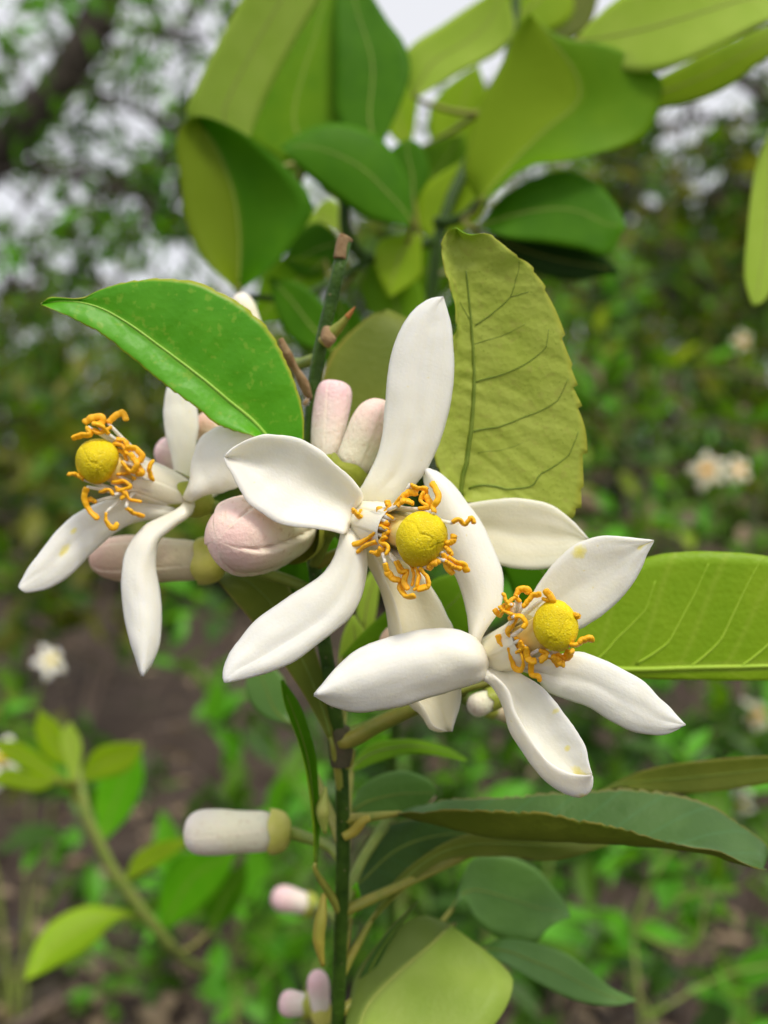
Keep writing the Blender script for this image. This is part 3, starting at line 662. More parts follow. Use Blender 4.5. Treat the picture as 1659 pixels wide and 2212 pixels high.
side_shoot('lime_seedling', 'thin yellow-green seedling stem with lime leaves over bare soil', 'plant',
    [P(160, 1640, d), P(172, 1720, d), P(215, 1830, d), P(262, 1905, d + 4), P(310, 1970, d + 8), P(365, 2040, d + 14), P(405, 2078, d + 90), P(450, 2094, d + 280), sl], [1.3, 1.6, 1.7, 1.8, 1.9, 2.0, 2.4, 4, 5], 'stem_pale', [
    ([line('V', [(165, 1660), (100, 1640), (76, 1580), (85, 1535)], d), line('V', [(170, 1660), (160, 1620), (130, 1570), (88, 1533)], d)], 'lf_lime', dict(cup=.5)),
    ([line('V', [(172, 1680), (200, 1625), (250, 1605), (310, 1605)], d), line('V', [(175, 1690), (230, 1680), (280, 1660), (311, 1610)], d)], 'lf_lime', dict(cup=.6)),
    ([line('V', [(150, 1690), (140, 1640), (130, 1590), (150, 1560)], d - 6), line('V', [(165, 1690), (175, 1640), (175, 1600), (152, 1558)], d - 6)], 'lf_pale', dict(cup=.5)),
    ([line('V', [(215, 1815), (205, 1730), (235, 1650), (300, 1620)], d + 25), line('V', [(225, 1818), (280, 1760), (310, 1690), (304, 1620)], d + 25)], 'lf_fresh', dict(cup=.6)),
    ([line('V', [(295, 1975), (200, 1955), (120, 1985), (75, 2040), (52, 2115)], d + 8, d - 10), line('V', [(295, 1980), (250, 1990), (190, 2050), (110, 2095), (54, 2118)], d + 8, d - 12)], 'lf_lime', dict(cup=-.8, back='lf_fresh')),
    ([line('V', [(345, 2010), (345, 1930), (370, 1860), (430, 1835), (510, 1840)], d + 14, d + 4), line('V', [(355, 2012), (430, 1965), (480, 1910), (512, 1845)], d + 14, d + 4)], 'lf_fresh', dict(cup=.6)),
    ([line('V', [(268, 1905), (290, 1850), (340, 1820), (420, 1808)], d + 6), line('V', [(270, 1908), (320, 1880), (370, 1850), (421, 1812)], d + 6)], 'lf_lime', dict(cup=.4)),
    ([line('V', [(450, 2010), (445, 1950), (470, 1900), (530, 1860)], d + 40), line('V', [(455, 2012), (500, 1980), (530, 1920), (532, 1862)], d + 40)], 'lf_dark', dict(cup=.4)),
    ([line('V', [(120, 1680), (60, 1670), (15, 1660), (-30, 1690)], d - 8), line('V', [(125, 1690), (80, 1710), (20, 1700), (-30, 1694)], d - 8)], 'lf_lime', dict(cup=.3)),
    ([line('V', [(150, 1690), (90, 1635), (30, 1600), (-20, 1605)], d - 4), line('V', [(150, 1696), (90, 1680), (30, 1650), (-20, 1610)], d - 4)], 'lf_lime', dict(cup=.3))])
# second leafy shoot close behind, whose big leaves fill the top of the view
KB = 1.16
def L(fr, p, d0, d1=None): return line(fr, p, d0 * KB, None if d1 is None else d1 * KB)
s2 = at(900, .30)
up_stem = [P(1120, -160, 168 * KB), P(1110, 60, 166 * KB), P(1060, 250, 160 * KB), P(985, 400, 155 * KB), P(945, 520, 152 * KB), P(930, 700, 154 * KB), P(900, 950, 158 * KB), P(860, 1400, 170 * KB), P(850, 2300, 210 * KB), s2]
side_shoot('leafy_lemon_branch', 'leafy branch of large green leaves rising behind the cut stem', 'branch', up_stem, [.9, 1.1, 1.2, 1.3, 1.4, 1.6, 1.8, 2, 3, 4], 'stem', [
    ([L('V', [(500, 360), (430, 285), (400, 245), (432, 170), (472, 90), (520, 0), (570, -90), (640, -180)], 146, 138), L('V', [(520, 365), (548, 275), (590, 180), (640, 85), (690, 0), (720, -90), (645, -182)], 146, 138)], 'lf_pale', dict(cup=.6, back='lf_mid', label='broad pale leaf underside leaning left')),
    ([L('V', [(620, 350), (515, 280), (540, 180), (600, 90), (650, 0), (730, -110)], 156, 158), L('V', [(720, 345), (752, 270), (760, 180), (757, 80), (750, -20), (735, -112)], 156, 158)], 'lf_mid', dict(cup=.5)),
    ([L('V', [(805, 330), (730, 260), (725, 120), (725, 0), (740, -110)], 152, 156), L('V', [(822, 322), (868, 220), (887, 150), (872, 90), (832, 35), (745, -112)], 152, 156)], 'lf_dark', dict(cup=.4)),
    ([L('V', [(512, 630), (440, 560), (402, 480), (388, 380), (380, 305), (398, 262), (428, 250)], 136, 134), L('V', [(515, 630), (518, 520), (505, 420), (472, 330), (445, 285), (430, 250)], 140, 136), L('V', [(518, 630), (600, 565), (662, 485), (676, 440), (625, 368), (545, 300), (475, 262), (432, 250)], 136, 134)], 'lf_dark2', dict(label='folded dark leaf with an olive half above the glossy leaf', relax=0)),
    ([L('V', [(895, 480), (885, 400), (842, 320), (790, 280), (720, 265), (655, 283), (606, 316)], 146, 142), L('V', [(885, 488), (800, 475), (722, 425), (660, 375), (606, 320)], 144, 141)], 'lf_dark', dict(cup=-.7, back='lf_mid')),
    ([L('V', [(885, 430), (855, 380), (842, 330), (878, 300)], 150), L('V', [(900, 432), (928, 375), (910, 315), (882, 299)], 150)], 'lf_dark', dict()),
    ([L('V', [(890, 210), (875, 115), (960, 50), (1030, 3), (1085, -30)], 166, 160), L('V', [(900, 212), (1000, 155), (1080, 112), (1112, 60), (1090, -28)], 164, 160)], 'lf_pale', dict(cup=.5)),
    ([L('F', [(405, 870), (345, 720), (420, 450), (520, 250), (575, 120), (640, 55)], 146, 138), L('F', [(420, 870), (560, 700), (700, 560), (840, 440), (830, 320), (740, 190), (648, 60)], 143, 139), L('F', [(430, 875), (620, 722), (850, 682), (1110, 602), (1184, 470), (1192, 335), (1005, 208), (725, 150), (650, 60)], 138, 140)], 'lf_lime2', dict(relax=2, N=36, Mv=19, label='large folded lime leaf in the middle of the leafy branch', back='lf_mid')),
    ([L('V', [(1235, 90), (1330, 0), (1450, -60), (1660, -90), (1850, -60), (1960, 0)], 142, 128), L('V', [(1245, 95), (1340, 150), (1430, 152), (1530, 112), (1660, 46), (1800, 10), (1960, 5)], 142, 128)], 'lf_pale', dict(cup=.8, label='broad pale leaf at the upper right')),
    ([L('V', [(1400, 180), (1530, 112), (1660, 55), (1800, 0), (1900, -30)], 146, 138), L('V', [(1405, 240), (1500, 220), (1580, 185), (1660, 125), (1800, 60), (1905, -26)], 146, 138)], 'lf_lime', dict(back='lf_olive')),
    ([L('V', [(1035, 485), (1090, 420), (1160, 383), (1230, 370), (1292, 398), (1336, 450), (1352, 485)], 144, 140), L('V', [(1040, 492), (1100, 515), (1180, 525), (1260, 540), (1312, 552), (1350, 492)], 142, 138)], 'lf_dark', dict(cup=.3, label='dark leaf above the nibbled leaf tip')),
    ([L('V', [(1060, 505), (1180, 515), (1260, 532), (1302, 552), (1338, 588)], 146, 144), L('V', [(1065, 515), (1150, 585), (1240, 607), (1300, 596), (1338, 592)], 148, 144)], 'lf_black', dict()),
    ([L('V', [(1080, 40), (1095, -30), (1140, -80), (1200, -120)], 170), L('V', [(1090, 60), (1180, 70), (1240, 20), (1205, -118)], 170)], 'lf_lime', dict()),
    ([L('V', [(905, 505), (820, 520), (812, 580), (838, 640)], 148), L('V', [(912, 508), (910, 560), (905, 600), (842, 642)], 147)], 'lf_lime', dict(cup=.3)),
    ([L('V', [(930, 520), (900, 470), (920, 400), (1010, 340)], 158), L('V', [(940, 525), (1020, 490), (1050, 420), (1015, 342)], 158)], 'lf_lime', dict(cup=.3)),
    ([L('V', [(735, 520), (690, 480), (650, 500), (610, 560)], 150), L('V', [(738, 525), (720, 580), (660, 600), (612, 562)], 150)], 'lf_dark', dict(cup=.3)),
    ([L('V', [(725, 500), (680, 480), (650, 500), (690, 440)], 156), L('V', [(735, 505), (740, 460), (720, 430), (693, 438)], 156)], 'lf_pale', dict(cup=.3)),
    ([L('V', [(720, 760), (640, 740), (600, 680), (580, 600)], 138), L('V', [(725, 765), (720, 690), (660, 620), (582, 598)], 138)], 'lf_dark', dict(cup=.3)),
    ([L('V', [(860, 740), (790, 660), (790, 590), (830, 540)], 152), L('V', [(870, 742), (920, 680), (900, 600), (834, 540)], 152)], 'lf_mid', dict(cup=.3)),
    ([L('V', [(960, 700), (1000, 640), (1080, 600), (1180, 610)], 160), L('V', [(965, 708), (1040, 700), (1110, 680), (1182, 614)], 160)], 'lf_dark', dict(cup=.3)),
    ([L('V', [(930, 470), (860, 430), (850, 370), (930, 310), (1000, 290)], 172), L('V', [(940, 475), (990, 440), (1020, 380), (1003, 292)], 172)], 'lf_mid', dict(cup=.4)),
    ([L('V', [(1000, 400), (940, 330), (925, 250), (960, 190), (1030, 140)], 182), L('V', [(1010, 400), (1040, 330), (1060, 240), (1034, 140)], 182)], 'lf_lime', dict(cup=.4)),
    ([L('V', [(980, 560), (930, 520), (880, 530), (850, 590), (860, 640)], 168), L('V', [(985, 565), (970, 620), (920, 660), (864, 642)], 168)], 'lf_mid', dict(cup=.4)),
    ([L('V', [(1000, 520), (1000, 600), (960, 660), (890, 700)], 178), L('V', [(1010, 525), (1060, 600), (1020, 690), (893, 703)], 178)], 'lf_dark', dict(cup=.4)),
    ([L('V', [(700, 560), (600, 560), (560, 620), (545, 700)], 150), L('V', [(705, 566), (690, 640), (620, 690), (547, 703)], 150)], 'lf_mid', dict(cup=.4)),
    ([L('V', [(720, 640), (700, 700), (690, 760), (720, 830)], 165), L('V', [(728, 640), (790, 700), (790, 780), (724, 832)], 165)], 'lf_dark', dict(cup=.4)),
    ([L('V', [(1100, 60), (1120, 20), (1200, -20), (1300, -60)], 175), L('V', [(1105, 70), (1180, 100), (1270, 60), (1304, -57)], 175)], 'lf_olive', dict(cup=.4)),
    ([L('V', [(640, 400), (560, 330), (540, 250), (580, 180)], 172), L('V', [(650, 400), (680, 330), (660, 240), (584, 180)], 172)], 'lf_mid', dict(cup=.4)),
    ([L('V', [(880, 330), (830, 270), (820, 180), (870, 110)], 186), L('V', [(886, 330), (900, 250), (905, 170), (874, 110)], 186)], 'lf_lime', dict(cup=.4)),
    ], joints=[([P(935, 520, 152 * KB), P(800, 560, 150 * KB), P(748, 500, 148 * KB), P(735, 420, 148 * KB), P(650, 350, 150 * KB)], [1.1, 1.0, 1.2, .9, .7]), ([P(940, 480, 152 * KB), P(1000, 470, 150 * KB), P(1080, 380, 150 * KB), P(1180, 230, 150 * KB), P(1300, 150, 148 * KB), P(1420, 200, 147 * KB)], [1.0, .9, .8, .7, .6]), ([P(800, 560, 150 * KB), P(650, 640, 145 * KB), P(530, 640, 140 * KB)], [.9, .7, .6])])
hp = [P(1690, -300, 132), P(1680, 100, 132), P(1675, 240, 132), P(1720, 500, 136), P(1780, 1200, 160), P(1850, 2400, 220), at(1900, .3)]
side_shoot('hanging_leaf_twig', 'twig with a pale hanging leaf at the right edge', 'branch', hp, [.6, .8, .9, 1, 1.4, 2, 3], 'stem', [
    ([L('V', [(1662, 280), (1630, 370), (1614, 500), (1608, 600), (1625, 660)], 130), L('V', [(1670, 280), (1700, 400), (1695, 540), (1660, 640), (1628, 662)], 130)], 'lf_pale', dict(cup=.3))])
# blurred pink bud low behind the stem

# ---------------------------------------------------------------- the lemon shoot in front
M['bark_small'] = mat_plain('node_bark', (.05, .06, .02), (.12, .09, .05), 700, .8, .6)
STEM = [(746, 520, 101), (718, 640, 101.5), (690, 760, 102), (672, 880, 102), (668, 1000, 102), (675, 1160, 102), (690, 1320, 102.5),
        (715, 1480, 103), (735, 1620, 104), (741, 1800, 105), (737, 2000, 107), (730, 2212, 109), (728, 2500, 114), (735, 3200, 128)]
sp = [P(*p) for p in STEM]
foot = np.array([sp[-1][0] - .005, .2, 0.0])
sp_full = sp + [np.array([sp[-1][0], .145, .40]), np.array([sp[-1][0] - .004, .18, .2]), foot]
shoot = thing('lemon_shoot', 'upright dark green lemon stem with a cut top, carrying the flowers and near leaves', 'branch', foot)
stem = tube('stem', sp_full, [.72, .78, .82, .88, .92, 1.0, 1.05, 1.1, 1.2, 1.12, 1.12, 1.15, 1.2, 1.4, 2, 3, 4], M['stem'], shoot, seg=14, n=150)
stem_pts = smooth(sp_full, 400)
def to_stem(p, dz=0.0):
    q = np.asarray(p) + np.array([0, 0, dz]); return stem_pts[((stem_pts - q)**2).sum(1).argmin()]
# cut end and nodes
cut = tube('cut_end', [P(748, 512, 101), P(741, 528, 101), P(734, 560, 101)], [.82, .78, .74], M['brown'], shoot, seg=12, label='dry brown cut tip of the stem')
c = P(735, 1612, 103.8); lathe('node', c + [0, 0, -.0022], c + [0, 0, .0022], [(0, 1.15), (.3, 1.3), (.6, 1.42), (.85, 1.3), (1, 1.05)], M['bark_small'], shoot, seg=16, wob=.1)
th = tube('thorn', [P(700, 742, 100.5), P(716, 722, 100), P(738, 700, 99.5), P(754, 680, 99)], [.85, .75, .5, .3], M['petiole'], shoot, seg=10)
tube('thorn_tip', [P(750, 685, 99.1), P(758, 675, 98.9), P(767, 663, 98.6)], [.36, .25, .05], M['thorn_tip'], th, seg=8)
lathe('leaf_scar', P(706, 712, 100.6), P(711, 742, 99.2), [(0, .55), (.5, .8), (.85, .72), (1, .35)], M['brown'], shoot, seg=14, wob=.15)
tube('dead_twig', [P(668, 862, 101.4), P(654, 824, 100.5), P(634, 790, 100), P(618, 762, 99.5), P(606, 732, 99.5)], [.4, .6, .38, .6, .3], M['brown'], shoot, seg=9, flat=.2, label='short dry brown twig stub')
tube('stipule', [P(702, 1800, 103), P(696, 1755, 103), P(704, 1700, 103)], [.25, .95, .15], M['rib_pale'], shoot, seg=10, flat=.3)
tube('stipule', [P(697, 2085, 105), P(688, 2030, 105), P(695, 1975, 105), P(700, 1930, 105.5)], [.3, .8, .75, .3], M['petiole_y'], shoot, seg=10, flat=.3)
tube('stipule', [P(742, 1808, 104), P(765, 1795, 104), P(785, 1772, 103.5), P(800, 1768, 103.5)], [.5, .65, .6, .35], M['petiole_y'], shoot, seg=10)
tube('stipule', [P(738, 1665, 104), P(752, 1650, 104), P(765, 1618, 104)], [.3, .6, .2], M['petiole'], shoot, seg=8)

def petiole(bl, mat, r0=.7, r1=.9, at_=None, parent=None, sag=.0, z=-.006):
    b0 = bl.G[0].mean(0); s_ = np.asarray(at_) if at_ is not None else to_stem(b0, z)
    mid = .5 * (b0 + s_) + np.array([0, 0, sag]); b1 = bl.G[1].mean(0)
    return tube('petiole', [s_, mid, b0, b1], [r1, r0, r0 * .8, r0 * .45], mat, bl.o, seg=9)
def midrib(bl, mat, r0=.5, r1=.12, side=1, v=None):
    S = bl.T if side > 0 else bl.B; j = bl.M // 2 if v is None else v
    return tube('midrib', S[1:-1:2, j], [r0, r0 * .7, r1], mat, bl.o, seg=7, n=40)

# glossy leaf reaching left over the left flower
lA = blade('leaf', [
    line('A', [(1295, 900), (1312, 780), (1310, 680), (1280, 560), (1222, 420), (1150, 300), (1060, 220), (960, 160), (850, 112), (740, 98), (620, 99), (500, 122), (400, 160), (352, 184), (280, 180), (215, 178), (176, 205)], 95, 91),
    line('A', [(1290, 905), (1190, 820), (1090, 710), (980, 620), (860, 520), (700, 400), (550, 290), (420, 222), (300, 198), (176, 207)], 95.5, 91.5),
    line('A', [(1285, 910), (1200, 850), (1110, 785), (1000, 755), (930, 722), (840, 650), (740, 580), (620, 482), (520, 402), (440, 340), (320, 275), (235, 235), (176, 210)], 94, 90.6)],
    shoot, M['lf_glossy'], M['lf_under'], N=90, Mv=25, thick=.35, cup=-.35, teeth=(26, .16), rough=.03, relax=4, crease=.3, label='glossy bright green leaf reaching left over a flower')
midrib(lA, M['rib_glossy'], .19, .07); petiole(lA, M['petiole'], .5, .7)
# pale underside leaf standing right of the tall petal
lB = blade('leaf', [
    line('D', [(925, 1345), (840, 1230), (800, 1040), (830, 830), (882, 660), (912, 560), (908, 450), (880, 362), (854, 270), (848, 180), (880, 113), (915, 102)], 96, 92),
    line('D', [(935, 1345), (958, 1200), (985, 1000), (996, 800), (988, 620), (972, 430), (960, 300), (940, 200), (915, 105)], 98, 93.5),
    line('D', [(945, 1360), (1130, 1375), (1300, 1405), (1440, 1440), (1482, 1400), (1497, 1300), (1512, 1150), (1512, 1020), (1482, 880), (1450, 750), (1412, 600), (1372, 480), (1320, 370), (1250, 270), (1180, 222), (1100, 152), (1045, 132), (985, 140), (940, 118), (918, 103)], 97, 92)],
    shoot, M['lf_under'], M['lf_mid'], N=110, Mv=29, thick=.32, cup=.2, teeth=(15, .5), rough=.05, relax=5, label='pale yellow-green leaf underside with dark veins and a nibbled tip')
vein(lB, 'D', [(940, 1330), (962, 1180), (985, 1000), (996, 800), (988, 620), (972, 430), (958, 300)], .32, .09, M['vein'], 'midrib')
for pts_, a_, b_ in (([(994, 1035), (1110, 1012), (1250, 970), (1380, 895), (1430, 800)], .17, .07), ([(998, 808), (1120, 780), (1240, 720), (1310, 650), (1340, 560)], .17, .06),
                     ([(1005, 552), (1080, 505), (1160, 425), (1250, 398)], .14, .06), ([(972, 1302), (1150, 1290), (1300, 1240), (1420, 1150), (1475, 1040)], .22, .07),
                     ([(1165, 420), (1190, 340), (1196, 262)], .09, .05), ([(984, 535), (950, 480), (930, 440)], .09, .05), ([(1000, 640), (1120, 600), (1230, 540)], .07, .04), ([(1005, 1130), (1120, 1120), (1230, 1090)], .06, .03)):
    vein(lB, 'D', pts_, a_ * .62, b_ * .62, M['vein'])
petiole(lB, M['petiole'], .6, .8)
# right hand leaf behind the right flower
lC = blade('leaf', [
    line('V', [(1060, 1470), (1180, 1360), (1290, 1255), (1400, 1204), (1480, 1192), (1560, 1192), (1660, 1202), (1800, 1240), (1960, 1330)], 104, 100),
    line('V', [(1060, 1475), (1200, 1440), (1360, 1446), (1500, 1442), (1660, 1438), (1800, 1425), (1960, 1340)], 104, 100),
    line('V', [(1060, 1480), (1200, 1448), (1360, 1452), (1500, 1462), (1660, 1470), (1800, 1455), (1960, 1345)], 105, 100)],
    shoot, M['lf_right'], M['lf_mid'], N=60, Mv=21, thick=.35, relax=1, label='bright lime leaf underside with pale midrib along its lower side')
vein(lC, 'V', [(1120, 1447), (1300, 1445), (1500, 1441), (1660, 1437), (1850, 1415)], .38, .18, M['rib_soft'], 'midrib')
for a in ((1320, 1330), (1430, 1300), (1545, 1280), (1655, 1270)):
    vein(lC, 'V', [(a[0] - 60, 1440), (a[0] + 15, 1375), (a[0] + 75, a[1] - 20), (a[0] + 100, a[1] - 70)], .16, .05, M['rib_soft'])
petC = tube('petiole', [P(737, 1606, 103.5), P(775, 1590, 103), P(830, 1560, 102), P(900, 1528, 102), P(1000, 1490, 103.5), P(1070, 1474, 104)], [1.1, .95, .95, .9, .6, .4], M['petiole'], lC.o, seg=12, flat=.15)
# long dull leaf at the lower right
lD = blade('leaf', [
    line('H', [(60, 745), (250, 690), (500, 678), (700, 660), (900, 648), (1050, 640), (1200, 655), (1350, 690), (1450, 735), (1520, 780), (1600, 838), (1652, 880), (1668, 930)], 112, 104),
    line('H', [(60, 752), (250, 800), (470, 850), (700, 862), (950, 870), (1200, 880), (1400, 910), (1520, 950), (1640, 985)], 108, 98),
    line('H', [(62, 748), (160, 744), (300, 731), (500, 736), (700, 747), (850, 777), (1000, 802), (1150, 852), (1300, 890), (1400, 905), (1470, 920), (1550, 960), (1620, 988), (1655, 990)], 104, 96)],
    shoot, M['lf_dull'], M['lf_olive'], N=110, Mv=27, thick=.35, teeth=(34, .45), rough=.03, relax=2, label='long dull green leaf with a toothed edge folded up along its middle')
petiole(lD, M['petiole'], .6, .8, z=0)
near = []
def nl(lines, front, back=None, label=None, N=26, Mv=13, at_=None, **k):
    b = blade('leaf', lines, shoot, M[front], M[back] if back else None, N=N, Mv=Mv, thick=.35, label=label, **k); petiole(b, M['petiole'], .5, .7, at_=at_); midrib(b, M['rib_pale' if front in ('lf_pale', 'lf_pale2', 'lf_fresh') else 'vein'], .14, .05); near.append(b); return b
nl([line('V', [(1240, 1740), (1330, 1690), (1400, 1662), (1500, 1645), (1660, 1633), (1820, 1640)], 122, 112), line('V', [(1245, 1745), (1330, 1700), (1400, 1709), (1500, 1713), (1660, 1692), (1820, 1650)], 120, 112)], 'lf_olive', 'lf_dull', cup=.4)
nl([line('V', [(716, 1612), (690, 1560), (640, 1475), (560, 1362), (500, 1290), (461, 1243)], 102.5, 104), line('V', [(720, 1608), (715, 1540), (690, 1430), (650, 1330), (610, 1245), (540, 1205), (470, 1240)], 102.5, 108)], 'lf_olive', 'lf_dark', cup=.3, label='olive leaf underside below the pink bud')
nl([line('V', [(678, 1880), (680, 1790), (668, 1690), (648, 1610), (618, 1530), (606, 1470)], 104, 100), line('V', [(684, 1880), (690, 1800), (688, 1700), (680, 1620), (652, 1530), (612, 1468)], 104, 102)], 'lf_dark', 'lf_lime', cup=.8)
nl([line('V', [(640, 1570), (560, 1540), (530, 1480), (560, 1420)], 125, 128), line('V', [(645, 1575), (620, 1540), (615, 1470), (565, 1418)], 125, 128)], 'lf_blue', label='blurred blue-green leaf left of the stem')
nl([line('V', [(755, 1745), (790, 1690), (860, 1664), (920, 1680), (945, 1710)], 116, 120), line('V', [(758, 1762), (830, 1768), (900, 1755), (943, 1716)], 116, 120)], 'lf_blue')
nl([line('V', [(760, 1650), (800, 1608), (880, 1596), (960, 1612), (1010, 1640)], 118, 126), line('V', [(762, 1668), (830, 1642), (900, 1628), (1010, 1645)], 116, 124)], 'lf_mid')
nl([line('V', [(800, 1985), (850, 1905), (920, 1845), (1000, 1805), (1100, 1798), (1220, 1800), (1330, 1815)], 110, 116), line('V', [(805, 1990), (870, 1925), (960, 1860), (1080, 1850), (1200, 1858), (1332, 1820)], 109, 114)], 'lf_olive', 'lf_dull')
nl([line('V', [(755, 1880), (800, 1800), (880, 1770), (960, 1775), (1030, 1800)], 118, 124), line('V', [(760, 1960), (815, 1950), (880, 1880), (960, 1830), (1032, 1805)], 117, 124)], 'lf_dull')
nl([line('H', [(300, 1150), (338, 1030), (380, 945), (460, 922), (560, 938), (660, 988), (720, 1060), (780, 1130), (806, 1190)], 128, 130), line('H', [(300, 1160), (345, 1120), (400, 1210), (470, 1275), (560, 1312), (650, 1312), (705, 1250), (760, 1215), (806, 1196)], 126, 128)], 'lf_blue', label='rounded blue-green leaf low right of the stem', cup=.4)
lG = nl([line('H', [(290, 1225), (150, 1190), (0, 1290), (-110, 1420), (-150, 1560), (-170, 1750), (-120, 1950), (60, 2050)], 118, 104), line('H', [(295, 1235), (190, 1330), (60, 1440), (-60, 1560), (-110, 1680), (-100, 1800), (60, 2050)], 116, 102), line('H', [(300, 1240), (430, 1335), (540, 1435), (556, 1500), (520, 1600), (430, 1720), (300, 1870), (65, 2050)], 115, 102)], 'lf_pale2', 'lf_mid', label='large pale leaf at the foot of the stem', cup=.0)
nl([line('H', [(420, 1330), (520, 1288), (650, 1308), (780, 1350), (880, 1420), (980, 1500), (1090, 1552)], 124, 124), line('H', [(425, 1345), (560, 1420), (660, 1480), (780, 1540), (880, 1570), (1000, 1580), (1090, 1558)], 120, 123)], 'lf_blue', 'lf_olive', cup=.3, label='pointed leaf with yellowish base low right')
nl([line('V', [(755, 1985), (752, 1935), (768, 1905)], 110), line('V', [(760, 1990), (780, 1950), (772, 1906)], 110)], 'lf_fresh', N=14, Mv=7)
nl([line('V', [(790, 2140), (840, 2040), (880, 1980), (905, 1945)], 112), line('V', [(760, 2180), (780, 2100), (830, 2020), (903, 1944)], 111)], 'lf_dull')
nl([line('V', [(770, 1330), (775, 1275), (800, 1235), (812, 1200)], 118), line('V', [(800, 1390), (812, 1330), (820, 1260), (816, 1200)], 118)], 'lf_pale', N=14, Mv=7)
nl([line('V', [(735, 1470), (730, 1430), (740, 1370), (760, 1330)], 112), line('V', [(760, 1480), (790, 1440), (800, 1390), (765, 1328)], 112)], 'lf_pale', N=14, Mv=7)
nl([line('V', [(735, 1420), (790, 1360), (860, 1300), (940, 1250), (1010, 1230)], 108, 112), line('V', [(740, 1430), (850, 1420), (960, 1400), (1040, 1330), (1012, 1232)], 108, 112)], 'lf_mid', 'lf_dark', label='green leaf seen between the petals of the two right flowers')
nl([line('V', [(1180, 1500), (1120, 1320), (1080, 1200), (1060, 1120)], 112), line('V', [(1200, 1480), (1250, 1320), (1240, 1200), (1070, 1118)], 112)], 'lf_dark', at_=P(1050, 1478, 104))
nl([line('V', [(700, 960), (690, 850), (720, 760), (790, 690), (830, 670)], 122, 126), line('V', [(760, 970), (920, 930), (985, 830), (950, 730), (840, 668)], 122, 128)], 'lf_olive', 'lf_dark', label='dark olive leaf behind the rose bud')
nl([line('V', [(640, 1130), (600, 1225), (640, 1290), (690, 1340)], 110), line('V', [(660, 1120), (740, 1180), (740, 1280), (700, 1342)], 110)], 'lf_dark')

